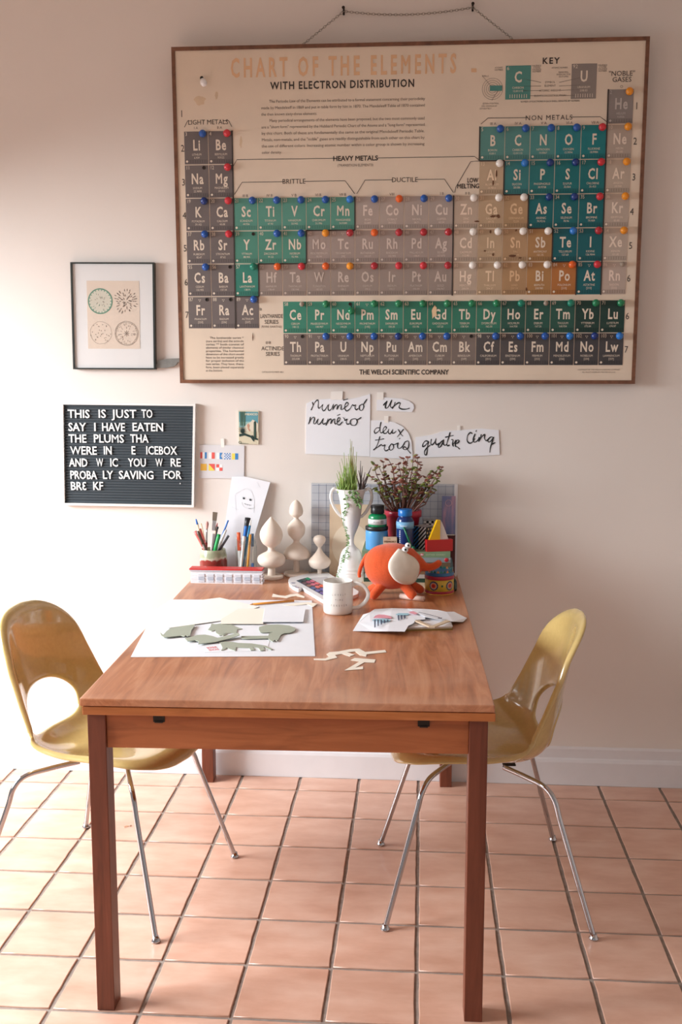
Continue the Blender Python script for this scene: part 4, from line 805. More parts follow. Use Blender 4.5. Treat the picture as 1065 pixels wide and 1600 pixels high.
# ---- swatch block
P0, P1 = tb(297, 911), tb(410, 913); dv = (P1 - P0).normalized(); nv = Vector((-dv.y, dv.x, 0)); wd_ = (P1 - P0).length; zt_ = zat(354, 889, P0.y) - TZ
SB = Thing('swatch_block', 'thick block of fabric swatches with a bright red cover in front of the brush pot', 'swatch book', P0 + dv * wd_ / 2)
def sbox(mb, a0, a1, d0, d1, z0, z1, mi=0):
    q = [P0 + dv * a + nv * d + Vector((0, 0, z)) for z in (z0, z1) for a, d in ((a0, d0), (a1, d0), (a1, d1), (a0, d1))]; mb.add(q, [[3, 2, 1, 0], [4, 5, 6, 7], [0, 1, 5, 4], [1, 2, 6, 5], [2, 3, 7, 6], [3, 0, 4, 7]], mi); return mb
dpt = .042; hs = zt_ - .010; nl_ = 9; rs = random.Random(4)
m = MB()
for k in range(nl_): sbox(m, .001 + rs.uniform(0, .002), wd_ - rs.uniform(0, .004), rs.uniform(0, .0015), dpt - .001, hs * k / nl_, hs * (k + .86) / nl_)
SB.part('swatch_cards', m, mat('swatch_white', (240, 240, 246), .8), 'stacked white swatch cards', kind='stuff')
m = MB()
for k in range(7):
    a = wd_ * (.115 + .127 * k)
    for (b0, b1, mi) in ((.30, .52, 0), (.56, .80, 1), (.12, .26, 1)): sbox(m, a, a + wd_ * .085, -.0012, .002, hs * b0, hs * b1, mi)
SB.part('swatch_patch', m, [mat('swatch_blue_grey', (184, 192, 206), .8), mat('swatch_pale_blue', (212, 217, 227), .8)], 'pale blue grey swatch patches', kind='stuff')
SB.part('grey_backing', sbox(MB(), -.001, wd_ + .001, -.001, dpt, hs + .0005, zt_ - .0048), mat('swatch_grey', (196, 198, 208), .7, noise=.08, nscale=90), 'grey blue backing layer')
SB.part('cover', sbox(MB(), -.002, wd_ - .001, -.0015, dpt, zt_ - .0045, zt_), mat('red_cover', (206, 52, 52), .45), 'bright red cover')
# ---- brush pot
Y = -.098; k = pxm(Y); loc = Vector((xat(333.5, Y), Y, TZ)); zr = zat(333, 857.5, Y) - TZ
BP = Thing('brush_pot', 'squat glazed pottery pot in green and oxblood holding paint brushes', 'pot', loc); r = 21.5 / k
gm = bpy.data.materials.new('two_tone_glaze'); gm.use_nodes = True; nt = gm.node_tree; bs = nt.nodes['Principled BSDF']; tc = nt.nodes.new('ShaderNodeTexCoord'); sx = nt.nodes.new('ShaderNodeSeparateXYZ'); nt.links.new(tc.outputs['Object'], sx.inputs[0])
nn = nt.nodes.new('ShaderNodeTexNoise'); nn.inputs['Scale'].default_value = 22; nn.inputs['Detail'].default_value = 5; nt.links.new(tc.outputs['Object'], nn.inputs['Vector'])
ma = nt.nodes.new('ShaderNodeMath'); ma.operation = 'MULTIPLY_ADD'; ma.inputs[1].default_value = .055; nt.links.new(nn.outputs['Fac'], ma.inputs[0]); nt.links.new(sx.outputs['Z'], ma.inputs[2])
cr = nt.nodes.new('ShaderNodeValToRGB'); mr = nt.nodes.new('ShaderNodeMapRange'); mr.inputs['From Min'].default_value = .02; mr.inputs['From Max'].default_value = .125; nt.links.new(ma.outputs[0], mr.inputs['Value']); nt.links.new(mr.outputs[0], cr.inputs['Fac'])
e_ = cr.color_ramp.elements; e_[0].position = 0; e_[0].color = rgb(140, 112, 96); e_[1].position = 1; e_[1].color = rgb(176, 186, 156); 
for p_, c_ in ((.30, (128, 60, 48)), (.64, (142, 52, 46)), (.69, (206, 202, 180)), (.75, (160, 166, 136)), (.85, (150, 158, 130))): q_ = cr.color_ramp.elements.new(p_); q_.color = rgb(*c_)
nt.links.new(cr.outputs['Color'], bs.inputs['Base Color']); bs.inputs['Roughness'].default_value = .2
m = MB(); m.lathe(loc, smooth_prof([(r * .82, 0), (r * .93, .006), (r, zr * .35), (r * 1.0, zr * .7), (r * .9, zr * .95), (r * .88, zr)]) + [(r * .82, zr), (r * .84, zr * .8), (r * .84, .012), (.001, .012)], 0, 36, close=False); m.lathe(loc, [(r * .82, 0), (r * .82, .0004)], 0, 36)
BP.part('pot_body', m, gm)
potZ = TZ + .013
# ---- glass jar
Y2 = -.10; k2 = pxm(Y2); loc2 = Vector((xat(384.5, Y2), Y2, TZ)); zr2 = zat(384, 843, Y2) - TZ; r2 = 17 / k2
GJ = Thing('glass_jar', 'clear glass jar full of markers and pens beside the brush pot', 'jar', loc2)
m = MB(); m.lathe(loc2, [(r2 * .92, 0), (r2, .004), (r2, zr2 * .82), (r2 * .9, zr2 * .9), (r2 * .9, zr2)], 0, 32, close=False); m.lathe(loc2, [(r2 * .92, .0), (r2 * .92, .003)], 0, 32); GJ.part('jar_wall', m, G_clear, 'clear glass wall')
m = MB()
for z_ in (zr2 * .91, zr2 * .95, zr2 * .992): m.tube([loc2 + Vector((r2 * .9 * math.cos(2 * PI * q / 24), r2 * .9 * math.sin(2 * PI * q / 24), z_)) for q in range(25)], .0011, 0, 5, cap=False)
GJ.part('jar_rim', m, G_clear, 'threaded glass rim')
# ---- pens and brushes
def stick(name, label, cat, tip, end, Y, segs, group, zmin, cx, rmax, yoff=0.0, parts=()):
    """segs: (fraction start, fraction end, radius px, material, radius px end); tip to foot"""
    kk = pxm(Y); a = onY(tip[0], tip[1], Y + yoff); b = onY(end[0], end[1], Y + yoff)
    d = (b - a); s = (zmin + .003 - a.z) / d.z; f = a + d * s; ctr = Vector((cx, Y, 0)); q = Vector((f.x - ctr.x, f.y - ctr.y, 0))
    if q.length > rmax: q = q.normalized() * rmax; f = Vector((ctr.x + q.x, ctr.y + q.y, f.z))
    t = Thing(name, label, cat, f, group)
    for i, sg in enumerate(segs):
        pn, f0, f1, ra, mt = sg[:5]; rb = sg[5] if len(sg) > 5 else ra
        n = 4; pts = [a.lerp(f, f0 + (f1 - f0) * j / n) for j in range(n + 1)]
        t.part(pn, MB().tube(pts, [(ra + (rb - ra) * j / n) / kk for j in range(n + 1)], 0, 10), mt)
    return t
def cm(n, c, r=.4, **k_): return mat(n, c, r, **k_)
Mp = dict(pink=cm('pen_pink', (226, 110, 104)), brown=cm('pen_brown', (92, 70, 60)), blue=cm('pen_blue', (48, 116, 196)), pale=cm('pen_pale_wood', (222, 192, 156)), red=cm('handle_red', (168, 66, 62)), grey=cm('bristle_grey', (112, 98, 84), .8), white=cm('handle_white', (236, 234, 232)), black=cm('pen_black', (34, 34, 38)), green=cm('pen_green', (36, 164, 88)), dgrey=cm('pen_dark_grey', (74, 80, 88)), blush=cm('bristle_blush', (212, 158, 150), .9), orange=cm('pen_orange', (236, 98, 54)), teal=cm('pen_teal', (30, 124, 176)), yellow=cm('pencil_yellow', (222, 154, 62)), ferrule=cm('ferrule_silver', (200, 200, 202), .25, metal=.8), steelblue=cm('pen_steel_blue', (70, 112, 150)))
gB = 'brushes and pens in the pottery pot'; px_, pr_ = loc.x, r * .66
stick('paint_brush', 'thin pale brush with a blue tip leaning to the left in the pottery pot', 'brush', (306, 811), (318, 855), Y, [('bristles', 0, .10, 1.0, Mp['blue'], 1.8), ('handle', .10, 1, 1.4, Mp['pale'])], gB, potZ, px_, pr_, 0.008)
stick('pen', 'salmon pink pen leaning furthest left in the pottery pot', 'pen', (304.5, 830), (320, 858), Y, [('cap', 0, .35, 2.6, Mp['pink'], 2.9), ('barrel', .35, 1, 2.7, Mp['pink'])], gB, potZ, px_, pr_, -0.014)
stick('pen', 'thick brown pen between two pink ones in the pottery pot', 'pen', (308.5, 830), (320, 856), Y, [('cap', 0, .3, 2.4, Mp['brown'], 2.7), ('barrel', .3, 1, 2.6, Mp['brown'])], gB, potZ, px_, pr_, -0.026)
stick('pen', 'slim pink pen right of the thick brown pen in the pottery pot', 'pen', (312.5, 826), (321, 856), Y, [('cap', 0, .3, 2.0, Mp['pink'], 2.3), ('barrel', .3, 1, 2.2, Mp['pink'])], gB, potZ, px_, pr_, 0.012)
stick('stick', 'short pale wooden stick among the pink pens in the pottery pot', 'stick', (314, 818), (321, 850), Y, [('shaft', 0, 1, 1.0, Mp['pale'])], gB, potZ, px_, pr_, 0.028)
stick('makeup_brush', 'soft blush pink brush with a pale neck and dark red handle in the pottery pot', 'brush', (323.5, 815), (322, 857), Y, [('bristles', 0, .045, 1.6, Mp['blush'], 2.8), ('bristles', .045, .14, 2.8, Mp['blush'], 1.6), ('ferrule', .14, .42, 1.4, Mp['ferrule'], 1.8), ('handle', .42, 1, 2.0, Mp['red'], 1.8)], gB, potZ, px_, pr_, -0.001)
t = stick('flat_brush', 'wide flat paint brush standing tallest in the pottery pot', 'brush', (335.5, 801), (331, 857), Y, [('handle', .36, 1, 2.9, Mp['white'], 2.2)], gB, potZ, px_, pr_, 0.018)
fa_, fb_ = onY(335.8, 800.5, Y + .018), onY(333.4, 829, Y + .018)
for nm_, q0, q1, w0, mt in (('bristles', 0, .46, .0082, Mp['grey']), ('ferrule', .46, 1.0, .0066, Mp['ferrule'])):
    u_ = (fb_ - fa_).normalized(); s_ = u_.cross(Vector((0, 1, 0))).normalized(); A_, B_ = fa_.lerp(fb_, q0), fa_.lerp(fb_, q1)
    t.part(nm_, MB().prism([A_ - s_ * w0, A_ + s_ * w0 * .98, B_ + s_ * (w0 * .86), B_ - s_ * (w0 * .86)], (0, .005, 0)), mt)
stick('pencil', 'thin pink tipped pencil right of the flat brush in the pottery pot', 'pencil', (339.5, 817), (334, 852), Y, [('tip', 0, .08, .5, Mp['pink'], 1.5), ('shaft', .08, 1, 1.5, Mp['pale'])], gB, potZ, px_, pr_, 0.024)
stick('pen', 'thin black pen right of the flat brush in the pottery pot', 'pen', (340, 823), (333, 858), Y, [('cap', 0, .05, 1.8, Mp['black']), ('barrel', .05, 1, 1.3, Mp['black'])], gB, potZ, px_, pr_, -0.012)
stick('marker', 'bright green capped marker in the pottery pot', 'marker', (342, 835), (336, 859), Y, [('cap', 0, .42, 2.9, Mp['green'], 3.1), ('barrel', .42, 1, 2.5, Mp['white'])], gB, potZ, px_, pr_, -0.03)
stick('pen', 'slender blue and white pen leaning far right in the pottery pot', 'pen', (356.5, 813), (341, 852), Y, [('barrel', 0, .45, 1.1, Mp['blue'], 1.7), ('grip', .45, 1, 1.7, Mp['white'])], gB, potZ, px_, pr_, 0.004)
stick('pen', 'fat white pen behind the green marker in the pottery pot', 'pen', (353, 828), (339, 859), Y, [('barrel', 0, .3, 1.6, Mp['white'], 3.0), ('grip', .3, 1, 3.0, Mp['white'])], gB, potZ, px_, pr_, -0.006)
stick('pen', 'dark grey pen leaning lowest on the right of the pottery pot', 'pen', (357, 837), (342, 859), Y, [('cap', 0, .4, 1.9, Mp['dgrey'], 2.1), ('barrel', .4, 1, 1.9, Mp['dgrey'])], gB, potZ, px_, pr_, -0.021)
gJ = 'markers and pens in the glass jar'; jx, jr = loc2.x, r2 * .6; jz = TZ + .004
stick('marker', 'orange capped marker at the left of the glass jar', 'marker', (372.5, 832), (370.5, 860), Y2, [('cap', 0, .42, 2.9, Mp['orange']), ('barrel', .42, 1, 2.6, Mp['white'])], gJ, jz, jx, jr, .006)
stick('marker', 'big black square-ended marker standing tallest in the glass jar', 'marker', (387, 809), (377, 850), Y2, [('cap', 0, .40, 4.6, Mp['black'], 4.8), ('barrel', .40, 1, 4.2, Mp['white'])], gJ, jz, jx, jr * .8, .008)
stick('marker', 'white marker with a short blue cap in the glass jar', 'marker', (384, 822), (374, 880), Y2, [('cap', 0, .22, 2.3, Mp['blue']), ('barrel', .22, 1, 2.3, Mp['white'])], gJ, jz, jx, jr, -.012)
stick('paint_brush', 'teal handled brush with a white tip in the glass jar', 'brush', (392, 812), (376, 884), Y2, [('bristles', 0, .10, .8, Mp['white'], 1.8), ('handle', .10, 1, 1.7, Mp['teal'], 2.4)], gJ, jz, jx, jr, -.02)
stick('pencil', 'yellow orange pencil upright in the glass jar', 'pencil', (391, 835), (387, 884), Y2, [('shaft', 0, .93, 2.0, Mp['yellow']), ('tip', .93, 1, 2.0, Mp['pale'], .6)], gJ, jz, jx, jr, -.024)
stick('marker', 'steel blue marker at the right edge of the glass jar', 'marker', (394, 834), (395, 884), Y2, [('cap', 0, .3, 2.4, Mp['steelblue']), ('barrel', .3, .7, 2.0, Mp['white']), ('grip', .7, 1, 2.2, Mp['blue'])], gJ, jz, jx, jr, -.002)
stick('pen', 'white pen leaning left at the front of the glass jar', 'pen', (381, 838), (371, 884), Y2, [('barrel', 0, 1, 2.4, Mp['white'])], gJ, jz, jx, jr, -.026)
# ---- pencil drawing leaning on the wall behind the jar
dp = onY(380, 745, -.012); db = Vector((dp.x, -.045, TZ)); dn = (dp - db).cross(XU).normalized(); dn = -dn if dn.y > 0 else dn
def dpl(x, y, l=0.0): return onP(x, y, db, dn) + dn * l
PD = Thing('pencil_drawing', 'white sheet with a faint pencil face leaning on the wall behind the jar', 'drawing', Vector((dpl(365, 880).x, -.045, TZ)))
PD.part('paper', MB().prism([dpl(362, 745), dpl(382, 744.5), dpl(422, 753.5), dpl(396, 842), dpl(386, 889), dpl(341, 889)], dn * -.0012), M_paper)
pm = MB()
def dstroke(pts, w_, mi=0): pm.ribbon(cat_rom([dpl(x, y, .0006) for x, y in pts], 4), w_, dn, mi)
cvd = lambda x, y: (335 + x / 11.2, 735 + y / 11.2)
for x, y in ((515, 488), (630, 515)): pm.disc(dpl(*cvd(x, y), .0006), .0046, dn, 3, 12, .0036); pm.disc(dpl(*cvd(x + 14, y - 12), .0008), .0012, dn, 2, 8)
for s_, w_, mi in [([(520, 580), (560, 596), (600, 604), (645, 608)], .0012, 0), ([(530, 575), (545, 602)], .001, 0), ([(570, 590), (580, 612)], .001, 0), ([(610, 598), (618, 620)], .001, 0), ([(480, 560), (500, 620), (570, 660), (690, 665), (690, 600)], .0016, 1), ([(480, 470), (510, 460), (545, 475)], .0012, 1), ([(595, 500), (625, 488), (665, 505)], .0012, 1), ([(370, 410), (430, 375), (550, 320), (640, 360)], .0012, 1), ([(360, 420), (365, 560), (380, 700)], .0010, 1), ([(640, 360), (680, 450), (695, 560), (685, 740)], .0012, 1), ([(560, 490), (570, 510)], .001, 1), ([(590, 660), (640, 668), (690, 655)], .0026, 1), ([(300, 640), (420, 690)], .0008, 1), ([(740, 200), (800, 300)], .0008, 1)]: dstroke([cvd(*p) for p in s_], w_, mi)
PD.part('pencil_lines', pm, [mat('graphite', (122, 126, 132), .8), mat('graphite_pale', (214, 217, 222), .8), M_paper, mat('graphite_dark', (62, 66, 72), .8)], 'grey pencil lines', kind='stuff')

# ---- grid board leaning at the back, beige card and ruler in front of it
bT, bB = -.008, -.030; zT = zat(600, 756, bT)
gl, gr_ = xat(486, -.02, 830), xat(713, -.02, 830)
def gb(s, z, l=0.0):   # s 0..1 across, z height
    q = (z - TZ) / (zT - TZ); return Vector((gl + (gr_ - gl) * s, bB + (bT - bB) * q + l, z))
GB = Thing('grid_board', 'translucent grey cutting board ruled with a square grid leaning on the wall', 'cutting board', gb(.5, TZ))
M_acr = mat('smoky_board', (196, 198, 204), .25, spec=.6); gw = (gr_ - gl)
q = [gb(s, z, l) for l in (0, .006) for s, z in ((0, TZ), (1, TZ), (1, zT), (0, zT))]; q_ = MB().add(q, [[0, 1, 2, 3], [7, 6, 5, 4], [4, 5, 1, 0], [5, 6, 2, 1], [6, 7, 3, 2], [7, 4, 0, 3]])
GB.part('board', q_, M_acr); q = [gb(s, z, l) for l in (-.004, .006) for s, z in ((.982, TZ), (1.004, TZ), (1.004, zT + .001), (.982, zT + .001))]
GB.part('edge_strip', MB().add(q, [[0, 1, 2, 3], [7, 6, 5, 4], [4, 5, 1, 0], [5, 6, 2, 1], [6, 7, 3, 2], [7, 4, 0, 3]]), M_white, 'white edge strip')
m = MB(); stp = .0254; nx = int(gw * .98 / (stp)) 
def gline2(a, b, w_, mi): m.ribbon([a, b], w_, YN, mi)
for i in range(1, nx + 1): s = i * stp / gw; gline2(gb(s, TZ + .002, -.0006), gb(s, zT - .002, -.0006), .0011, 0)
for i in range(1, int((zT - TZ) / stp) + 1): gline2(gb(.005, TZ + i * stp, -.0006), gb(.98, TZ + i * stp, -.0006), .0011, 0)
for i in range(1, nx * 4): s = i * stp / 4 / gw; gline2(gb(s, TZ + .002, -.0004), gb(s, zT - .002, -.0004), .00035, 1)
for i in range(1, int((zT - TZ) / stp * 4)): gline2(gb(.005, TZ + i * stp / 4, -.0004), gb(.98, TZ + i * stp / 4, -.0004), .00035, 1)
GB.part('grid_lines', m, [mat('grid_blue_grey', (112, 124, 150), .6), mat('grid_pale', (178, 181, 190), .6)], 'blue grey grid lines', kind='stuff')
cyb, cyt = -.046, -.030; zc = zat(556, 789, -.04)
def cbp(x, y, l=0.0): d_ = ray(x, y); Pn = Vector((0, cyb, TZ)); N_ = Vector((0, -(zc - TZ), (cyt - cyb) * 1.0)).normalized(); N_ = Vector((0, -(zc - TZ), (cyt - cyb))).normalized(); return onP(x, y, Pn, Vector((0, N_.y, -N_.z * -1))) + Vector((0, l, 0))
BC = Thing('beige_card', 'beige card with a pale round shape standing behind the white vase', 'card', Vector((xat(556, -.04), cyb, TZ)))
xl_, xr_ = xat(514.5, -.04, 840), xat(600, -.04, 840)
def bcp(s, z, l=0.0): q = (z - TZ) / (zc - TZ); return Vector((xl_ + (xr_ - xl_) * s, cyb + (cyt - cyb) * q + l, z))
q = [bcp(s, z, l) for l in (0, .004) for s, z in ((0, TZ), (1, TZ), (1, zc), (0, zc))]; BC.part('card', MB().add(q, [[0, 1, 2, 3], [7, 6, 5, 4], [4, 5, 1, 0], [5, 6, 2, 1], [6, 7, 3, 2], [7, 4, 0, 3]]), mat('beige_card', (222, 198, 168), .7, noise=.05))
zd = zat(548, 853, -.042); m = MB(); cs_ = (xat(548, -.042, 853) - xl_) / (xr_ - xl_); m.poly([bcp(cs_ + .065 / (xr_ - xl_) * math.cos(2 * PI * k_ / 36), zd + .076 * math.sin(2 * PI * k_ / 36), -.0006) for k_ in range(36)]); BC.part('printed_disc', m, mat('pale_disc', (236, 220, 196), .7), 'pale round shape')
# ruler (iridescent plastic)
rm = bpy.data.materials.new('iridescent_plastic'); rm.use_nodes = True; nt = rm.node_tree; bs = nt.nodes['Principled BSDF']; tc = nt.nodes.new('ShaderNodeTexCoord'); nn = nt.nodes.new('ShaderNodeTexNoise'); mp = nt.nodes.new('ShaderNodeMapping'); mp.inputs['Scale'].default_value = (3, 1, .6); nt.links.new(tc.outputs['Object'], mp.inputs['Vector']); nt.links.new(mp.outputs['Vector'], nn.inputs['Vector']); nn.inputs['Scale'].default_value = 16
cr = nt.nodes.new('ShaderNodeValToRGB'); e_ = cr.color_ramp.elements; e_[0].position = .3; e_[0].color = rgb(96, 124, 178); e_[1].position = .72; e_[1].color = rgb(214, 168, 190); q_ = e_.new(.5); q_.color = rgb(140, 140, 184); nt.links.new(nn.outputs['Fac'], cr.inputs['Fac']); nt.links.new(cr.outputs['Color'], bs.inputs['Base Color']); bs.inputs['Roughness'].default_value = .15
yr = -.040; a_, b_ = onY(690, 775, yr), onY(712, 775, yr); zb_ = TZ + .0
RU = Thing('plastic_ruler', 'shiny blue and pink plastic ruler standing against the right end of the grid board', 'ruler', Vector(((a_.x + b_.x) / 2, yr, TZ)))
RU.part('blade', MB().box(((a_.x + b_.x) / 2, yr, (a_.z + TZ) / 2), (b_.x - a_.x - .001, .003, a_.z - TZ), 0, None, .0012), rm)
rc = onY(700.5, 786, yr - .002); RU.part('ring', MB().tube([rc + Vector((.0105 * math.cos(2 * PI * q / 24), 0, .0105 * math.sin(2 * PI * q / 24))) for q in range(25)], .0009, 0, 5, cap=False), mat('ring_pink', (220, 186, 200), .3), 'pale ring round the hole')
Ym = -.052; a_, b_ = onY(694, 836, Ym), onY(711, 836, Ym)
mb_ = Thing('maroon_book', 'dark maroon book standing on end behind the stack of books', 'book', Vector(((a_.x + b_.x) / 2, Ym, TZ)))
mb_.part('cover', MB().box(((a_.x + b_.x) / 2, Ym, (a_.z + TZ) / 2), (b_.x - a_.x, .014, a_.z - TZ), 0, None, .001), mat('maroon_cloth', (84, 40, 42), .6)); mb_.part('pages', MB().box(((a_.x + b_.x) / 2, Ym, a_.z + .0006), (b_.x - a_.x - .004, .010, .0024)), M_cream)
# ---- stack of books
YB = -.235; zz = [TZ] + [zat(690, y, YB) for y in (911, 904.5, 898.5, 892.5, 886.6, 879.3, 871.7, 862.8)]
specB = [('cream book at the bottom of the stack', (212, 196, 168), 566, 704, .19, ''), ('dark green book second from the bottom of the stack', (40, 74, 58), 568, 703, .18, ''), ('white book in the lower middle of the stack', (206, 204, 198), 570, 702, .18, ''), ('tan book in the middle of the stack', (150, 116, 84), 572, 706, .17, ''), ('teal book sticking out at the right of the stack', (96, 130, 142), 574, 708, .18, ''), ('olive brown book third from the top of the stack', (132, 112, 84), 568, 703, .18, ''), ('grey blue book with a red dot second from the top of the stack', (156, 168, 172), 566, 703.5, .185, 'dot'), ('sage green book on top of the stack', (126, 152, 118), 565, 703, .19, 'title')]
for i, (lb, c, xa, xb, dp_, ex) in enumerate(specB):
    a_, b_ = xat(xa, YB, 890), xat(xb, YB, 890); z0, z1 = zz[i] + .0002, zz[i + 1] - .0002; y0 = YB + (.004 if i % 2 else .001); h_ = z1 - z0; th_ = min(.0022, h_ * .18)
    t = Thing('book', lb, 'book', Vector(((a_ + b_) / 2, y0 + dp_ / 2, z0)), 'stack of books under the boxes'); cmn = cm('book_cloth_%d_%d_%d' % c, c, .6, noise=.05, nscale=60); cx_ = (a_ + b_) / 2; wx = b_ - a_
    m = MB().box((cx_, y0 + dp_ / 2, z0 + th_ / 2), (wx, dp_, th_)); m.box((cx_, y0 + dp_ / 2, z1 - th_ / 2), (wx, dp_, th_)); m.box((cx_, y0 + .0015, (z0 + z1) / 2), (wx, .003, h_ - 2 * th_)); t.part('cover', m, cmn, kind='stuff')
    t.part('pages', MB().box((cx_, y0 + dp_ / 2 + .0005, (z0 + z1) / 2), (wx - .006, dp_ - .006, h_ - 2 * th_)), M_cream)
    if ex == 'title':
        m = MB(); f_ = planeframe((0, y0, 0), XU, ZV, YN, .0006); zc_ = (z0 + z1) / 2; xq = xat(656, YB, 868); m.poly([f_(xq, zc_ - .004), f_(xq + .011, zc_ - .004), f_(xq + .011, zc_ + .004), f_(xq, zc_ + .004)], 0)
        f_ = planeframe((0, y0, 0), XU, ZV, YN, .0009)
        text(m, 'SEA', xq + .0012, zc_ - .0022, .0045, f_, 2, 'b', maxw=.009)
        text(m, 'COTTAGE', xat(665, YB, 868), zc_ - .002, .0042, f_, 1, 'r'); text(m, 'COOKERY', xat(681, YB, 868), zc_ - .002, .0042, f_, 1, 'r'); t.part('spine_title', m, [cm('title_red', (206, 76, 78)), cm('title_pale', (196, 206, 172)), M_paper], 'small pale spine title')
    if ex == 'dot': t.part('red_dot', MB().ball(Vector((xat(697.2, YB, 872), y0, (z0 + z1) / 2 + .001)), (.0068, .003, .0068), 0, 16, 8), cm('dot_red', (206, 40, 52), .3), 'glossy red dot')
ZS = zz[-1]
# ---- blue jar with the green bottle standing on it
Y = -.19; k = pxm(Y); cx = 588; X = xat(cx, Y); zl = zat(cx, 821.5, Y)
t = Thing('paint_jar', 'light blue plastic jar with a black lid behind the orange elephant', 'jar', (X, Y, ZS)); r = 17.3 / k
m = MB(); m.lathe((X, Y, ZS), [(r * .96, 0), (r, .003), (r, zl - ZS - .018), (r * .97, zl - ZS - .013)], 0, 32); t.part('jar_body', m, cm('jar_sky_blue', (84, 156, 214), .3, noise=.04, nscale=40))
m = MB(); m.lathe((X, Y, zl - .013), [(r * 1.0, 0), (r * 1.03, .002), (r * 1.03, .010), (r * .98, .013)], 0, 32); t.part('lid', m, M_black, 'black screw lid')
X = xat(589, Y); zt2 = zat(589, 789, Y); t = Thing('paint_bottle', 'green paint bottle with a black cap and white label standing on the blue jar', 'bottle', (X, Y, zl)); H_ = zt2 - zl; r = 14.2 / k
m = MB(); m.lathe((X, Y, zl), smooth_prof([(r * .97, 0), (r, .002), (r, H_ * .30), (r * .99, H_ * .42), (r * .9, H_ * .52), (r * .66, H_ * .58), (r * .6, H_ * .60)]), 0, 32); t.part('bottle_body', m, cm('bottle_green', (18, 132, 82), .25))
m = MB(); m.lathe((X, Y, zl + H_ * .10), [(r * 1.012, 0), (r * 1.012, H_ * .26)], 0, 32); t.part('label', m, cm('label_white', (222, 224, 224), .5), 'white paper label')
m = MB(); f_ = lambda u, v: Vector((X + r * 1.02 * math.sin(u / r), Y - r * 1.02 * math.cos(u / r), v))
text(m, 'Acrylic', -.012, zl + H_ * .20, .0048, f_, 0, 'r'); 
for q in range(6): m.poly([f_(.012 + q * .0018, zl + H_ * .13), f_(.013 + q * .0018, zl + H_ * .13), f_(.013 + q * .0018, zl + H_ * .31), f_(.012 + q * .0018, zl + H_ * .31)])
t.part('label_print', m, cm('label_grey', (110, 116, 130)), 'small grey label print', kind='stuff')
m = MB(); rc_ = 10 / k; m.lathe((X, Y, zl + H_ * .60), [(rc_, 0), (rc_ * 1.02, .002), (rc_, H_ * .39), (rc_ * .95, H_ * .4)], 0, 28)
for q in range(28): g = 2 * PI * q / 28; m.tube([Vector((X + rc_ * 1.02 * math.cos(g), Y + rc_ * 1.02 * math.sin(g), zl + H_ * (.61 + .36 * e_))) for e_ in (0, 1)], .0007, 0, 4)
t.part('cap', m, M_black, 'ribbed black cap')
# ---- small cream box
Yc = -.222; t = Thing('matchbox', 'small cream cardboard box peeking over the elephant', 'box', Vector((xat(609, Yc), Yc, ZS))); a_, b_ = xat(598.5, Yc, 845), xat(620, Yc, 845); z1 = zat(609, 839, Yc)
t.part('sleeve', MB().box(((a_ + b_) / 2, Yc, (ZS + z1) / 2), (b_ - a_, .014, z1 - ZS), 0, None, .0005), cm('cream_cardboard', (214, 190, 162), .7))
m = MB(); f_ = planeframe((0, Yc - .007, 0), XU, ZV, YN, .0006); text(m, 'MEMORY', a_ + .003, z1 - .017, .0058, f_, 0, 'b', u1=b_ - .003); text(m, 'GAME', a_ + .012, z1 - .007, .003, f_, 0, 'r'); t.part('box_print', m, cm('print_sepia', (120, 96, 78)))
# ---- red pot with jade plant
Y = -.108; k = pxm(Y); cx = 628.5; X = xat(cx, Y); zr = zat(cx, 796.5, Y); H_ = zr - ZS
JP = Thing('jade_plant', 'bushy jade plant with reddish leaves in a red plastic pot', 'potted plant', (X, Y, ZS)); r = 29 / k; M_redpot = cm('red_plastic_pot', (178, 30, 58), .35)
m = MB(); m.lathe((X, Y, ZS), [(r * .70, 0), (r * .72, .002), (r * .90, H_ - .022), (r, H_ - .021), (r, H_ - .002), (r * .97, H_), (r * .90, H_), (r * .88, H_ - .012)], 0, 36, close=False); m.lathe((X, Y, ZS), [(r * .70, 0), (r * .7, .001)], 0, 36); JP.part('pot', m, M_redpot, 'red plastic pot')
m = MB(); m.lathe((X, Y, ZS + H_ - .016), [(r * .89, 0), (r * .85, .004), (r * .4, .007), (.001, .008)], 0, 24); JP.part('soil', m, cm('dark_soil', (64, 44, 38), .95, noise=.3, nscale=120, bump=.6))
rj = random.Random(21); stems = MB(); leaf_pos = []
def stem(p0, p1, r0, r1, bend=.01, depth=0):
    mid = p0.lerp(p1, .5) + Vector((rj.uniform(-bend, bend), rj.uniform(-bend, bend), rj.uniform(0, bend))); P = cat_rom([p0, mid, p1], 4); n = len(P); stems.tube(P, [r0 + (r1 - r0) * i / (n - 1) for i in range(n)], 0, 6); return P
tips = [(585, 727), (578, 745), (592, 730), (598, 722), (607, 719), (605, 745), (622, 726), (630, 717), (637, 716), (645, 714), (652, 716), (658, 727), (655, 742), (640, 735), (648, 752), (668, 742), (673, 737), (684, 733), (690, 731), (686, 745), (682, 766), (672, 760), (583, 764), (596, 757), (614, 752), (630, 755), (615, 740), (662, 765), (600, 775), (640, 772), (618, 775), (590, 750), (670, 748), (628, 738), (650, 735), (612, 730), (624, 762), (636, 760), (645, 765), (606, 764), (632, 746), (656, 757)]
bases = [Vector((X + q, Y + rj.uniform(-.015, .015), ZS + H_ - .012)) for q in (-.030, -.012, .0, .012, .028)]
soilz = ZS + H_
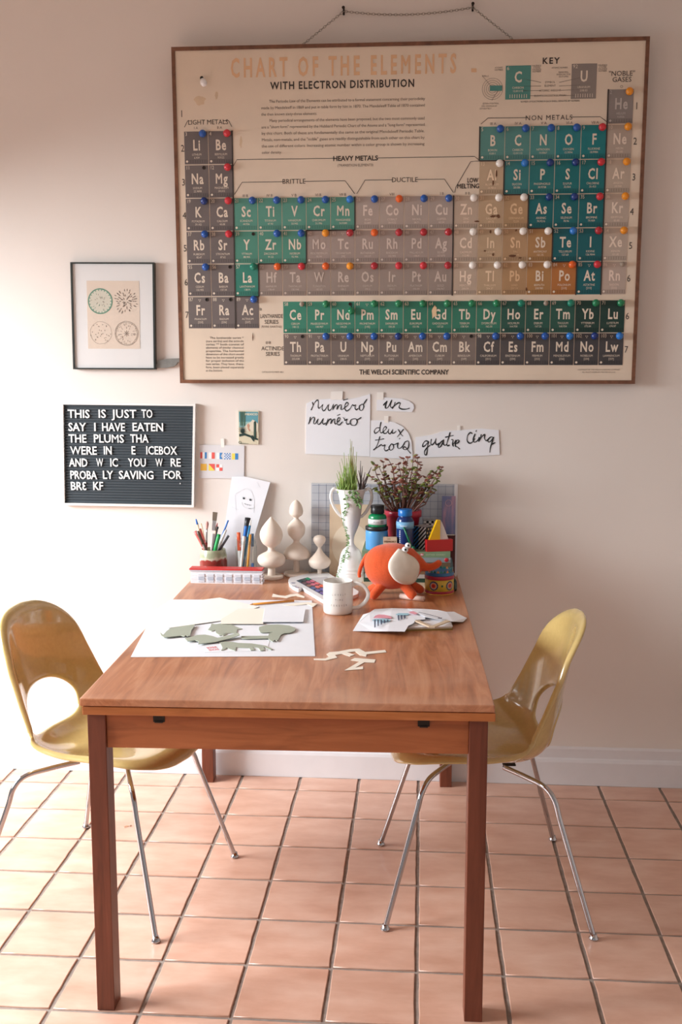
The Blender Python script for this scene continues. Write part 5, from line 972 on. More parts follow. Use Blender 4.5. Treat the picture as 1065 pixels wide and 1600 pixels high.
for (tx, ty) in tips:
    tp = onY(tx, ty, Y + rj.uniform(-.055, .055)); bi = min(4, max(0, int((tx - 575) / 24))); b0 = bases[bi]
    hub = b0.lerp(tp, rj.uniform(.45, .6)) + Vector((0, 0, -.004)); hub.x = b0.x + (tp.x - b0.x) * .55
    P = stem(b0, hub, .0030, .0020, .005)
    P2 = stem(hub, tp, .0018, .0009, .008)
    for i, p in enumerate(P2):
        if i in (1, 4, 6): leaf_pos.append((p, (P2[min(i + 1, len(P2) - 1)] - P2[max(i - 1, 0)]).normalized(), .95 if i > 5 else 1.1, i))
    leaf_pos.append((tp, Vector((0, 0, 1)), 1.05, 9))
JP.part('stems', stems, cm('stem_brown', (112, 74, 62), .6), 'reddish brown stems', kind='stuff')
lv = [MB(), MB(), MB()]
for p, d, s, i in leaf_pos:
    for sd in (0, 1):
        g = rj.uniform(0, 2 * PI); side = Vector((math.cos(g), math.sin(g), rj.uniform(.1, .9))).normalized(); ln = .0092 * s * rj.uniform(.75, 1.2)
        if sd: side = (d * rj.uniform(.2, .8) - side).normalized()
        up = Vector((0, 0, 1)); a = side; b = a.cross(up).normalized() if abs(a.z) < .95 else Vector((1, 0, 0)); n_ = a.cross(b); R = Matrix((a, b, n_)).transposed()
        low = (p.z - soilz) / .16; kx = 0 if rj.random() < .12 + .72 * low else (1 if rj.random() < .6 else 2)
        lv[kx].ball(p + a * ln * .85, (ln, ln * .74, ln * .26), 0, 8, 6, R)
for q, (n_, c) in enumerate((('jade_leaf_red', (140, 84, 70)), ('jade_leaf_green', (122, 138, 66)), ('jade_leaf_pale', (164, 160, 100)))): JP.part('leaves', lv[q], cm(n_, c, .4, noise=.15, nscale=60), ('reddish', 'green', 'pale green')[q] + ' fleshy leaves', kind='stuff')
# ---- dark blue bottle and green pen
Y = -.203; k = pxm(Y); cx = 632; X = xat(cx, Y)
t = Thing('paint_bottle', 'dark blue paint bottle with a bright blue cap and pale blue label', 'bottle', (X, Y, ZS)); zt_ = zat(cx, 795.5, Y); H_ = zt_ - ZS; r = 13.6 / k
m = MB(); m.lathe((X, Y, ZS), smooth_prof([(r * .95, 0), (r, .003), (r, H_ * .55), (r * .98, H_ * .70), (r * .88, H_ * .78), (r * .74, H_ * .82), (r * .72, H_ * .85)]), 0, 32); t.part('bottle_body', m, cm('bottle_navy', (20, 48, 104), .2))
m = MB(); m.lathe((X, Y, ZS + H_ * .54), [(r * 1.012, 0), (r * 1.012, H_ * .17)], 0, 32); t.part('label', m, cm('label_pale_blue', (120, 176, 216), .5), 'pale blue label')
m = MB(); f_ = lambda u, v: Vector((X + r * 1.02 * math.sin(u / r), Y - r * 1.02 * math.cos(u / r), v)); text(m, 'Colour', -.016, ZS + H_ * .60, .0052, f_, 0, 'b')
for q in range(9): z_ = ZS + H_ * (.12 + .045 * q); m.poly([f_(-.019, z_), f_(-.015, z_), f_(-.015, z_ + H_ * .022), f_(-.019, z_ + H_ * .022)])
t.part('label_print', m, cm('label_white2', (214, 226, 236)), 'white label print', kind='stuff')
m = MB(); rc_ = 10.5 / k; m.lathe((X, Y, ZS + H_ * .84), [(rc_, 0), (rc_ * 1.03, .002), (rc_ * 1.03, H_ * .15), (rc_ * .96, H_ * .16)], 0, 28); t.part('cap', m, cm('cap_blue', (22, 112, 190), .3), 'bright blue cap')
a_, b_ = onY(630.5, 824, -.2345), onY(645, 861.5, -.2315); b_.z = ZS + .004
t = Thing('pen', 'green pen leaning across the dark blue bottle', 'pen', b_); t.part('barrel', MB().tube([a_, a_.lerp(b_, .5), b_], [.0028, .0034, .0036], 0, 10), cm('pen_deep_green', (12, 110, 76), .3)); t.part('cap', MB().tube([b_ + Vector((0, 0, .013)).lerp(Vector((0, 0, .013)), 1), b_ + Vector((.0012, 0, -.001))], .0056, 0, 12), cm('pen_deep_green', (12, 110, 76), .3))
# ---- patterned box, checkered box
def patt(kind, scale):
    mm_ = bpy.data.materials.new(kind + '_print'); mm_.use_nodes = True; nt = mm_.node_tree; bs = nt.nodes['Principled BSDF']; tc = nt.nodes.new('ShaderNodeTexCoord')
    if kind == 'stripe':
        mp = nt.nodes.new('ShaderNodeMapping'); mp.inputs['Rotation'].default_value = (0, 0, 0); wv = nt.nodes.new('ShaderNodeTexWave'); wv.bands_direction = 'DIAGONAL'; wv.inputs['Scale'].default_value = scale; nt.links.new(tc.outputs['Object'], wv.inputs['Vector']); src = wv.outputs['Fac']
    else:
        ck = nt.nodes.new('ShaderNodeTexChecker'); ck.inputs['Scale'].default_value = scale; nt.links.new(tc.outputs['Object'], ck.inputs['Vector']); src = ck.outputs['Fac']
    cr = nt.nodes.new('ShaderNodeValToRGB'); cr.color_ramp.interpolation = 'CONSTANT'; cr.color_ramp.elements[0].color = rgb(22, 24, 30); cr.color_ramp.elements[1].position = .5; cr.color_ramp.elements[1].color = rgb(226, 224, 222); nt.links.new(src, cr.inputs['Fac']); nt.links.new(cr.outputs['Color'], bs.inputs['Base Color']); bs.inputs['Roughness'].default_value = .35; return mm_
M_bk, M_wt = cm('print_black_gloss', (22, 24, 30), .35), cm('print_white_gloss', (224, 222, 222), .35); M_bl2 = cm('stripe_blue_gloss', (60, 128, 190), .35)
def pbox(name, label, cx, Y, sz, ztop, rot, zb=None):
    zb = ZS if zb is None else zb; X = xat(cx, Y); t = Thing(name, label, 'box', (X, Y, zb)); R = Matrix.Rotation(rot, 3, 'Z'); h = ztop - zb
    t.part('carton', MB().box((X, Y, zb + h / 2), (sz, sz, h), 0, R, .0006), M_bk); return t, Vector((X, Y, zb)), R, h
zt_ = zat(663, 823.5, -.19); rot_ = math.radians(48); sz = .053
t, c0, R, h = pbox('patterned_box', 'small black and white box with diagonal stripes and dots', 663.5, -.165, sz, zt_, rot_)
def face(nrm, lift=.0007):   # frame on a side face, u across, v up from the bottom
    n_ = R @ Vector(nrm); u_ = Vector((0, 0, 1)).cross(n_); return lambda u, v: c0 + n_ * (sz / 2 + lift) + u_ * (u - sz / 2) + Vector((0, 0, v))
def clip_stripe(b, f_, c, w_, W, H, mi, U=0.0):
    P = [(U, 0), (W, 0), (W, H), (U, H)]
    for sgn, off in ((1, c), (-1, -(c + w_))):
        out = []
        for i in range(len(P)):
            a, d = P[i], P[(i + 1) % len(P)]; va, vd = sgn * (a[0] * 1.0 - a[1] * -1 * -1) - off if False else sgn * (a[1] - a[0]) - off, sgn * (d[1] - d[0]) - off
            if va >= 0: out.append(a)
            if va * vd < 0: q = va / (va - vd); out.append((a[0] + (d[0] - a[0]) * q, a[1] + (d[1] - a[1]) * q))
        P = out
        if len(P) < 3: return
    b.poly([f_(*p) for p in P], mi)
b = MB(); f_ = face((-1, 0, 0)); c_ = -sz
f_ = face((0, -1, 0)) if (R @ Vector((0, -1, 0))).x < 0 else face((-1, 0, 0))
while c_ < h: clip_stripe(b, f_, c_, .0066, sz, h, 0, sz * .42); clip_stripe(b, f_, c_, .0066, sz * .42, h, 1); c_ += .0142  # stripes are blue over the first part of the face, white beyond
t.part('striped_face', b, [M_wt, M_bl2], 'diagonal white and blue stripes', kind='stuff')
b = MB(); f_ = face((0, -1, 0)) if (R @ Vector((0, -1, 0))).x > 0 else face((1, 0, 0)); ny = 6
for i in range(4):
    for j in range(ny):
        u, v = (i + (.5 if j % 2 == 0 else .9)) * sz / 4, (j + .5) * h / ny
        if u < sz - .004: n_ = (f_(1, 0) - f_(0, 0)).cross(Vector((0, 0, 1))).normalized(); b.disc(f_(u, v), .0036, n_, 0, 10)
t.part('dotted_face', b, cm('dot_cream', (226, 206, 178)), 'cream dots', kind='stuff')
b = MB()
for i in range(7): u = -sz / 2 + (i + .25) * sz / 7; b.poly([c0 + R @ Vector((x_, y_, h + .0007)) for x_, y_ in ((u, -sz / 2 + .001), (u + sz / 14, -sz / 2 + .001), (u + sz / 14, sz / 2 - .001), (u, sz / 2 - .001))])
t.part('striped_lid', b, M_wt, 'white stripes on the lid', kind='stuff')
zt_ = zat(668, 812, -.085); sz = .05
t, c0, R, h = pbox('checkered_box', 'black and white checkered box behind the striped box', 672, -.085, sz, zt_, 0.05)
b = MB(); n = 6; f_ = face((0, -1, 0)); nv_ = int(h / (sz / n)) + 1
for i in range(n):
    for j in range(nv_):
        if (i + j) % 2 == 0: v0 = h - (j + 1) * sz / n; b.poly([f_(i * sz / n, max(v0, 0)), f_((i + 1) * sz / n, max(v0, 0)), f_((i + 1) * sz / n, h - j * sz / n), f_(i * sz / n, h - j * sz / n)])
for i in range(n):
    for j in range(n):
        if (i + j) % 2: b.poly([c0 + R @ Vector((-sz / 2 + x_ * sz / n, -sz / 2 + y_ * sz / n, h + .0007)) for x_, y_ in ((i, j), (i + 1, j), (i + 1, j + 1), (i, j + 1))])
t.part('checker_print', b, M_wt, 'white checker squares', kind='stuff')
# ---- toy sailboat
Y = -.2; hx0, hx1 = onY(666.5, 861, -.2335), onY(707, 858, -.208); dh = (hx1 - hx0); dh.z = 0; Lh = dh.length; dh.normalize(); nh = Vector((-dh.y, dh.x, 0)); hb = Vector((hx0.x, hx0.y, ZS)); hz = .0375; wdh = .022
TB = Thing('toy_sailboat', 'wooden toy boat with red hull, yellow and white sails on the books', 'toy boat', hb + dh * Lh / 2)
def hp(a, d, z): return hb + dh * a + nh * d + Vector((0, 0, z))
TB.part('hull', MB().prism([hp(0, 0, 0), hp(Lh, 0, 0), hp(Lh, wdh, 0), hp(0, wdh, 0)], (0, 0, hz)), cm('toy_red', (196, 30, 36), .35), 'red block hull')
zy = zat(683, 812, -.205) - ZS
TB.part('sail', MB().prism([hp(.010, .006, hz), hp(.046, .006, hz), hp(.046, .006, zy), hp(.036, .006, zy)], nh * .014), cm('toy_yellow', (240, 190, 20), .35), 'yellow sail')
TB.part('sail', MB().prism([hp(.047, .008, hz), hp(.075, .008, hz), hp(.052, .008, zy - .006), hp(.047, .008, zy)], nh * .014), cm('toy_white', (226, 218, 212), .4), 'white sail')
# ---- tin drum
Y = -.292; k = pxm(Y); cx = 686.5; X = xat(cx, Y); r = 22.3 / k; zt_ = zat(cx, 893, Y - r) ; H_ = zt_ - TZ
t = Thing('toy_drum', 'little yellow toy drum with red bands and target rings right of the elephant', 'toy drum', (X, Y, TZ))
m = MB(); m.lathe((X, Y, TZ), [(r * 1.0, 0), (r * 1.0, H_ * .77)], 0, 40); t.part('drum_wall', m, cm('drum_yellow', (212, 180, 62), .35))
M_drd = cm('drum_red', (172, 34, 62), .3)
for z0, z1 in ((.003, H_ * .15), (H_ * .62, H_ * .77)): m = MB(); m.lathe((X, Y, TZ + z0), [(r * 1.02, 0), (r * 1.035, .001), (r * 1.035, z1 - z0 - .001), (r * 1.02, z1 - z0)], 0, 40); t.part('red_band', m, M_drd, 'raised red band')
m = MB(); m.lathe((X, Y, TZ), [(r * 1.03, 0), (r * 1.04, .002), (r * 1.03, .004)], 0, 40); t.part('rim', m, cm('drum_gold', (214, 168, 74), .3, metal=.4), 'gold base rim')
m = MB(); m.lathe((X, Y, TZ + H_ * .77), [(r * 1.0, 0), (r * 1.01, .001), (r * .985, H_ * .13), (r * .94, H_ * .15)], 0, 40); t.part('drum_lid', m, cm('drum_blue', (40, 104, 158), .35, noise=.15, nscale=40), 'blue painted lid')
m = MB()
for q in range(26):
    g = 2 * PI * q / 26; g2 = g + PI / 26; g3 = g - PI / 26; m.poly([Vector((X + r * .965 * math.cos(x_), Y + r * .965 * math.sin(x_), TZ + H_ * .90 + z_)) for x_, z_ in ((g3, 0), (g2, 0))] + [Vector((X + r * .95 * math.cos(g), Y + r * .95 * math.sin(g), TZ + H_ * 1.03))], q % 3)
t.part('zigzag_edge', m, [cm('zig_green', (26, 104, 92)), cm('zig_orange', (206, 130, 60)), cm('zig_green2', (34, 120, 100))], 'green and orange zigzag edge', kind='stuff')
f_ = lambda u, v, l=.0008: Vector((X + (r + l) * math.sin(u), Y - (r + l) * math.cos(u), TZ + v))
def cdisc(b, g, v, rad, mi, l, n=26, star=0): b.poly([f_(g + (rad * (1 + star * (q % 2))) * math.cos(2 * PI * q / n) / r, v + rad * (1 + star * (q % 2)) * math.sin(2 * PI * q / n), l) for q in range(n)], mi)
for g in (-.42, .78, 1.98, 3.18, 4.38):
    b = MB(); v = H_ * .385
    for rad, mi, l, st_ in ((.0140, 0, .0006, .09), (.0108, 1, .0010, 0), (.0082, 2, .0014, 0), (.0054, 3, .0018, 0)): cdisc(b, g, v, rad, mi, l, 28, st_)
    t.part('target_ring', b, [cm('ring_navy', (44, 56, 92)), cm('ring_grey', (190, 178, 170)), cm('ring_orange', (222, 120, 70)), cm('ring_red', (176, 28, 34))], 'painted target ring')
b = MB(); cdisc(b, .18, H_ * .385, .0030, 0, .0007, 8, .5); t.part('painted_star', b, cm('star_green', (28, 104, 66)), 'small green star')
# ---- dark green glass behind the drum
Y = -.262; X = xat(707.5, Y, 910); t = Thing('green_glass', 'tiny dark green glass bottle tucked behind the toy drum', 'bottle', (X, Y, TZ)); m = MB(); hh_ = zat(707, 899, Y) - TZ
m.lathe((X, Y, TZ), smooth_prof([(.009, 0), (.0125, .004), (.0125, hh_ * .55), (.009, hh_ * .72), (.0055, hh_ * .82), (.0055, hh_)]), 0, 24); t.part('bottle_body', m, cm('bottle_glass_green', (24, 52, 38), .08)); t.part('stopper', MB().lathe((X, Y, TZ + hh_), [(.0048, -.002), (.0058, .003), (.0052, .007)], 0, 16), cm('stopper_pale', (196, 188, 170)))
# ---- orange elephant
YE = -.362; kE = pxm(YE)
def ep(x, y, dy=0.0): return onY(x, y, YE + dy)
def blob_mesh(parts, voxel, smooth, mt, name):
    tmp = link(name, parts, [mt], fixn=True); r_ = tmp.modifiers.new('r', 'REMESH'); r_.mode = 'VOXEL'; r_.voxel_size = voxel; r_.use_smooth_shade = True
    s_ = tmp.modifiers.new('s', 'SMOOTH'); s_.factor = .5; s_.iterations = smooth; me = evaluated(tmp); me.materials.clear(); me.materials.append(mt); bpy.data.objects.remove(tmp)
    for p in me.polygons: p.use_smooth = True
    return me
M_or = mat('orange_wool', (216, 84, 32), .9, noise=.10, nscale=220, bump=.5, bscale=420, sheen=.25)
EL = Thing('toy_elephant', 'round orange stuffed elephant with a white felt ear behind the mug', 'stuffed toy', Vector((ep(612, 900).x, YE, TZ)))
b = MB(); c = ep(613, 884.5); Rr = Matrix.Rotation(math.radians(-8), 3, 'Y')
b.ball(c, (44 / kE, 38 / kE, 36 / kE), 0, 28, 20, Rr); b.ball(ep(604, 880), (36 / kE, 35 / kE, 30 / kE), 0, 24, 16); b.ball(ep(630, 885), (28 / kE, 32 / kE, 29 / kE), 0, 24, 16)
tr_ = cat_rom([ep(636, 868), ep(652, 879), ep(663, 885.5), ep(674, 886), ep(681, 883), ep(685, 880)], 5); n = len(tr_)
b.tube(tr_, [(15 + (6.2 - 15) * min(1, i / (n * .45))) / kE if i < n * .45 else (6.2 - .7 * (i - n * .45) / (n * .55)) / kE for i in range(n)], 0, 14); b.ball(tr_[-1], 5.6 / kE, 0, 12, 8)
for (xt, yt, xf, yf, dy, rr_) in ((598, 913, 583, 935.5, -.05, 7.2), (628, 911, 644.5, 936, -.046, 7.6), (592, 914, 579, 923, .045, 6.4), (640, 912, 656, 921, .045, 7)):
    top = ep(xt, yt, dy * .6); ft = ep(xf, yf, dy); ft.z = TZ + rr_ / kE * .98; P = [top.lerp(ft, q / 4) for q in range(5)]; b.tube(P, [rr_ * 1.05 / kE] * 5, 0, 14); b.ball(ft, rr_ * .98 / kE, 0, 14, 10)
me = blob_mesh(b, .0032, 6, M_or, 'body'); o = bpy.data.objects.new('body', me); COL.objects.link(o); me.transform(Matrix.Translation(-EL.loc)); o.parent = EL.o
zmin = min(v.co.z for v in me.vertices)
if zmin < 0:
    for v in me.vertices:
        if v.co.z < .0: v.co.z = 0.0
tl_ = cat_rom([ep(574, 866), ep(568, 876), ep(563.5, 886), ep(561, 896), ep(561.5, 902)], 5); EL.part('tail', MB().tube(tl_, [3.4 / kE - .0018 * i / len(tl_) for i in range(len(tl_))], 0, 8), M_or)
# white ear: a felt pad lying on the side of the body
ear = [(621, 861), (613.5, 870), (608, 879), (607.5, 889), (611, 897), (617, 904), (626, 908.5), (637, 909.5), (644, 906), (648.5, 898), (650.5, 887), (649, 880), (643, 873), (634, 868), (627, 862.5)]
bc = c; rad = Vector((44 / kE, 40 / kE, 37 / kE))
def on_body(x, y, lift):
    d = ray(x, y).normalized(); o3 = CAM - bc; A_ = sum((d[i] / rad[i]) ** 2 for i in range(3)); B_ = 2 * sum(o3[i] * d[i] / rad[i] ** 2 for i in range(3)); C_ = sum((o3[i] / rad[i]) ** 2 for i in range(3)) - 1; D_ = B_ * B_ - 4 * A_ * C_
    s = (-B_ - math.sqrt(max(D_, 0))) / (2 * A_); p = CAM + d * s; return p, Vector([(p[i] - bc[i]) / rad[i] ** 2 for i in range(3)]).normalized()
cx_, cy_ = 629, 886; m = MB(); rings = 7; oc = [(p.x, p.y) for p in cat_rom([Vector((x, y, 0)) for x, y in ear + ear[:1]], 3)][:-1]; N = len(oc); vs = []
for i in range(rings + 1):
    l = i / rings
    for (x, y) in oc:
        xx, yy = cx_ + (x - cx_) * l, cy_ + (y - cy_) * l; p, nn_ = on_body(xx, yy, 0); lift = .0085 + .004 * l - (.003 if l > .95 else 0); vs.append(p + nn_ * lift)
fs = []
for i in range(rings):
    for q in range(N): q2 = (q + 1) % N; fs.append([i * N + q, (i + 1) * N + q, (i + 1) * N + q2, i * N + q2])
m.add(vs, fs, 0, True); tmp = link('ear', m, [mat('white_felt', (232, 222, 208), .9, sheen=.2, noise=.04, nscale=60)], None, EL.loc, fixn=True); so = tmp.modifiers.new('s', 'SOLIDIFY'); so.thickness = .0035; so.offset = 0; tmp.data = evaluated(tmp); tmp.modifiers.clear(); tmp.parent = EL.o; tmp['label'] = 'large white felt ear'
for x, y, r_, dy in ((632.5, 859, 5.0, -.052), (637, 852.5, 4.6, -.036)):
    p = ep(x, y, dy); ey = EL.part('eye', MB().ball(p, r_ / kE, 0, 18, 12), M_white, 'white ball eye'); vd = (CAM - p).normalized(); vd = (vd + Vector((.12, 0, .05))).normalized()
    EL.part('pupil', MB().ball(p + vd * r_ / kE * .72, r_ / kE * .42, 0, 10, 8), M_black, 'black pupil', ey)
# ---- wooden dowel by its foot
a_, b_ = tb(625.5, 931, .0085), tb(661.5, 936, .0085); dw = MB().tube([a_, a_.lerp(b_, .5), b_], .0083, 0, 16); single('wooden_dowel', dw, cm('pale_pink_wood', (226, 198, 186), .6, noise=.05), 'short pale wooden dowel lying at the elephant foot', 'dowel', Vector(((a_ + b_) / 2).to_tuple()) - Vector((0, 0, .0083)))
# ---- mug
Y = -.585; k = pxm(Y); cx = 528; X = xat(cx, Y, 940); r = 23.4 / k; zt_ = zat(cx, 911.5, Y - r); H_ = zt_ - TZ
MG = Thing('mug', 'white ceramic mug printed with three lines of small lettering', 'mug', (X, Y, TZ))
m = MB(); m.lathe((X, Y, TZ), [(r * .86, 0), (r * .93, .001), (r * .985, .005), (r, .012), (r, H_ - .003), (r * .985, H_), (r * .95, H_), (r * .935, H_ - .003), (r * .93, .012), (r * .88, .007), (.0005, .006)], 0, 48, close=False); m.lathe((X, Y, TZ), [(r * .86, 0), (r * .86, .0005)], 0, 48); MG.part('mug_body', m, M_ceramic)
hg = math.radians(-8); hd = Vector((math.cos(hg), math.sin(hg), 0)); P = cat_rom([Vector((X, Y, TZ)) + hd * a + Vector((0, 0, z)) for a, z in ((r * .97, H_ * .86), (r * 1.25, H_ * .93), (r * 1.75, H_ * .86), (r * 2.05, H_ * .62), (r * 1.85, H_ * .38), (r * 1.4, H_ * .20), (r * .97, H_ * .16))], 6)
MG.part('handle', MB().tube(P, .0058, 0, 14), M_ceramic)
m = MB(); f_ = lambda u, v: Vector((X + (r + .0006) * math.sin(u / r), Y - (r + .0006) * math.cos(u / r), TZ + v)); M_mp = cm('mug_print_grey', (120, 112, 108))
for s_, v, wd_ in (('LOVELY', .62, .040), ('TIME', .46, .022), ('FOREVER', .29, .048)): text(m, s_, -wd_ / 2 + .006, H_ * v, .0052, f_, 0, 'r', xs=.75, tr=(wd_ - twidth(s_, .0052, .75)) / (len(s_) - 1))
MG.part('lettering', m, M_mp, 'small grey lettering', kind='stuff')
# ---- trophy vase with succulents
Y = -.118; k = pxm(Y); cx = 548.5; X = xat(cx, Y)
TV = Thing('trophy_vase', 'tall matt white trophy vase with two handles and spiky succulents', 'vase', (X, Y, TZ))
prof = [(905, 24.5), (901, 24), (896, 22.5), (894, 21.8), (892.5, 22), (889, 20.8), (887.5, 21), (883, 19.6), (876, 18.6), (866, 16.4), (859, 13), (854, 7.6), (850, 4.8), (845, 4.1), (838, 4.9), (831, 7.6), (824, 10.6), (816, 13.2), (804, 15.2), (790, 16.8), (776, 19.2), (767, 21.8), (763.5, 23)]
m = MB(); pr = smooth_prof(prof, 4); lpx(m, cx, Y, pr, 0, 44, z0=TZ, close=False); zr = zat(cx, 763.5, Y); m.lathe((X, Y, zr), [(23 / k, 0), (21.6 / k, .0005), (19.5 / k, -.02), (17 / k, -.045), (.001, -.046)], 0, 44, close=False); m.lathe((X, Y, TZ), [(24.5 / k, 0), (24.5 / k, .0005)], 0, 44); TV.part('vase_body', m, M_plaster)
def vz(y): return zat(cx, y, Y)
for sg in (-1, 1):
    P = cat_rom([Vector((X + sg * q / k, Y, vz(y))) for q, y in ((21.5, 766), (26.5, 763.5), (30.5, 768), (31.8, 777), (29.5, 787), (25, 796), (19.5, 803.5), (14.5, 808))], 5); TV.part('handle', MB().tube(P, [.0052 if 3 < i < len(P) - 6 else .0046 for i in range(len(P))], 0, 12), M_plaster)
rp = random.Random(8); soil = Vector((X, Y, zr - .012)); m = MB(); m.lathe((X, Y, zr - .016), [(20 / k, 0), (18 / k, .006), (.001, .008)], 0, 24); TV.part('soil', m, cm('dark_soil', (64, 44, 38)))
sp = [MB(), MB(), MB()]
def spike(x0, tip, r0, mi, dy, wig=.004):
    b0 = Vector((xat(x0, Y), Y + dy * .5, zr - .012)); t_ = onY(tip[0], tip[1], Y + dy); mid = b0.lerp(t_, .5) + Vector((rp.uniform(-wig, wig), rp.uniform(-wig, wig), 0)); P = cat_rom([b0, mid, t_], 4); n = len(P); sp[mi].tube(P, [r0 * 1.35 * (1 - .75 * i / (n - 1)) for i in range(n)], 0, 5)
for x0, tp, r0, mi in ((548, (547, 686), .0016, 1), (549, (549.5, 689), .002, 1), (551, (551.5, 698), .003, 1), (553, (557, 706), .002, 0), (545, (546.5, 700), .0018, 0), (546, (537, 707), .0018, 0), (544, (533, 716), .0016, 0), (542, (530, 722), .0016, 0), (541, (527, 735), .0016, 0), (547, (541, 716), .002, 0), (548, (544, 709), .002, 0), (552, (554, 712), .0024, 1), (549, (548, 712), .0028, 1), (540, (529, 748), .002, 0), (538, (526, 752), .002, 0)): spike(x0, tp, r0, mi, rp.uniform(-.02, .02))
for i in range(60): x0 = rp.uniform(532, 556); spike(x0, (x0 + rp.uniform(-8, 6), rp.uniform(722, 758)), rp.uniform(.0012, .0022), 0 if rp.random() < .8 else 1, rp.uniform(-.03, .03))
for i in range(26): x0 = rp.uniform(528, 552); spike(x0, (x0 + rp.uniform(-6, 5), rp.uniform(745, 762)), rp.uniform(.002, .003), 0, rp.uniform(-.035, .01))
for tp in ((563, 720), (566, 728), (560, 735), (570, 738), (578, 736), (575, 744), (567, 746), (580, 730), (572, 752), (556, 742), (574, 757)): spike(562 + rp.uniform(-3, 3), tp, rp.uniform(.002, .0032), 2, rp.uniform(-.02, .03))
for q, (n_, c_, l_) in enumerate((('grass_green', (150, 178, 92), 'bright green upright spikes'), ('olive_stem', (160, 158, 78), 'olive pencil stems'), ('haworthia_grey', (112, 98, 96), 'grey purple spiky leaves'))): TV.part('foliage', sp[q], cm(n_, c_, .5, noise=.12, nscale=50), l_, kind='stuff')
vm = MB(); vl = MB(); zs_ = [(vz(y), r_ / k) for y, r_ in pr][::-1]
def vsurf(x, y, out=.003):
    z = vz(y); rr_ = float(np.interp(z, [q[0] for q in zs_[::-1]], [q[1] for q in zs_[::-1]])) + out; xx = max(-rr_ * .92, min(rr_ * .92, xat(x, Y, y) - X)); return Vector((X + xx, Y - math.sqrt(max(rr_ ** 2 - xx ** 2, 1e-6)), z))
for strand in ([(540, 764), (541, 776), (543, 788), (539, 800), (537, 812), (540, 824), (543, 836)], [(541, 846), (542, 856), (538, 866), (536, 874)], [(543, 836), (543.5, 842), (541, 850)], [(539, 864), (535, 876), (531, 888), (528, 899)], [(541, 858), (546, 862), (543, 870)], [(549, 764), (553, 772), (558, 780), (561, 790)], [(556, 764), (560, 774), (564, 782)]):
    P = cat_rom([vsurf(x, y) for x, y in strand], 5); vm.tube(P, .0006, 0, 4)
    dense = strand[0][0] > 545
    for p in P:
        for sd in (-1, 1):
            if rp.random() < (.8 if dense else .5):
                a = Vector((sd * rp.uniform(.5, 1), -.35, rp.uniform(-.7, .5))).normalized(); b_ = a.cross(YN).normalized(); R_ = Matrix((a, b_, a.cross(b_))).transposed(); ln = rp.uniform(.0030, .0050) * (1.35 if dense or p.z > vz(800) else .85); vl.ball(p + a * ln, (ln, ln * .45, ln * .2), 0, 6, 4, R_)
TV.part('trailing_vine', vm, cm('vine_green', (96, 140, 84), .5), 'thin vine trailing down the front', kind='stuff'); TV.part('vine_leaves', vl, cm('vine_leaf', (124, 164, 100), .5), 'tiny green vine leaves', kind='stuff')
# ---- watercolour box
WB = Thing('watercolour_box', 'white plastic watercolour box with a black tray of bright paint pans behind the mug', 'paint box', tb(505, 925))
out = [(450.5, 911), (453, 907.5), (462, 905.5), (481, 901), (513, 900.5), (560, 929), (559, 933), (552, 936), (506, 944), (472, 923), (466, 925.5), (458, 922), (452, 917)]
WB.part('tray', flat(out, .0005, .011), M_white)
M_tr = cm('tray_black', (44, 44, 62), .4); ti = [(463, 907.6), (480.5, 902.6), (541, 933.5), (519, 938.5)]
TA = [tb(x, y, .0115) for x, y in ti]
def tray(s, t_, dz=0.0): return TA[0].lerp(TA[3], s).lerp(TA[1].lerp(TA[2], s), t_) + Vector((0, 0, dz))
WB.part('pan_insert', MB().prism([tray(0, 0), tray(1, 0), tray(1, 1), tray(0, 1)], (0, 0, .0015)), M_tr, 'black insert')
pc = [(40, 70, 66), (92, 74, 80), (140, 84, 76), (50, 72, 130), (70, 86, 160), (96, 76, 150), (120, 80, 150), (80, 60, 120), (50, 96, 90), (110, 80, 90), (196, 90, 110), (222, 84, 70), (110, 84, 170), (130, 90, 180), (150, 90, 150), (90, 80, 140), (36, 160, 110), (206, 90, 120), (220, 70, 90), (232, 90, 60), (226, 120, 60), (150, 96, 180), (226, 170, 60), (230, 200, 90)]
pc = [[(48, 72, 78), (104, 80, 84), (146, 96, 84), (44, 82, 140), (74, 78, 160), (104, 78, 158), (60, 60, 110), (40, 50, 90)], [(72, 84, 84), (166, 84, 110), (206, 86, 122), (226, 92, 84), (96, 92, 176), (136, 92, 172), (84, 70, 130), (60, 60, 100)], [(28, 152, 112), (196, 84, 122), (224, 74, 96), (232, 92, 60), (222, 110, 80), (150, 96, 170), (110, 80, 150), (230, 190, 80)]]
for j in range(3):
    for i in range(8):
        s0, s1, t0, t1 = (i + .12) / 8, (i + .88) / 8, (j + .10) / 3, (j + .90) / 3; q = [tray(s, t_, .0017) for s, t_ in ((s0, t0), (s1, t0), (s1, t1), (s0, t1))]; cc_ = sum(q, Vector()) / 4; P = []
        for a in range(4):
            A_, B_ = q[a], q[(a + 1) % 4]; P += [A_.lerp(B_, .18), A_.lerp(B_, .82)]
        c_ = pc[j][i]; WB.part('paint_pan', MB().prism(P, (0, 0, .001)), cm('pan_%d_%d_%d' % c_, c_, .3))
WB.part('mixing_lid', flat([(485, 903.4), (510, 901.8), (549, 927), (524, 931)], .0116, .0012), cm('lid_grey', (196, 194, 200), .3), 'grey mixing lid')
for x, y, c_ in ((458, 911, (150, 150, 170)), (464, 918, (170, 160, 180)), (459, 916, (190, 196, 206))): WB.part('mixing_well', MB().lathe(tb(x, y, .0115), [(.007, 0), (.0075, .0009), (.0055, .0009), (.004, .0002), (.0002, .0002)], 0, 16, close=False), cm('well_%d' % c_[2], c_, .3), 'round mixing well')
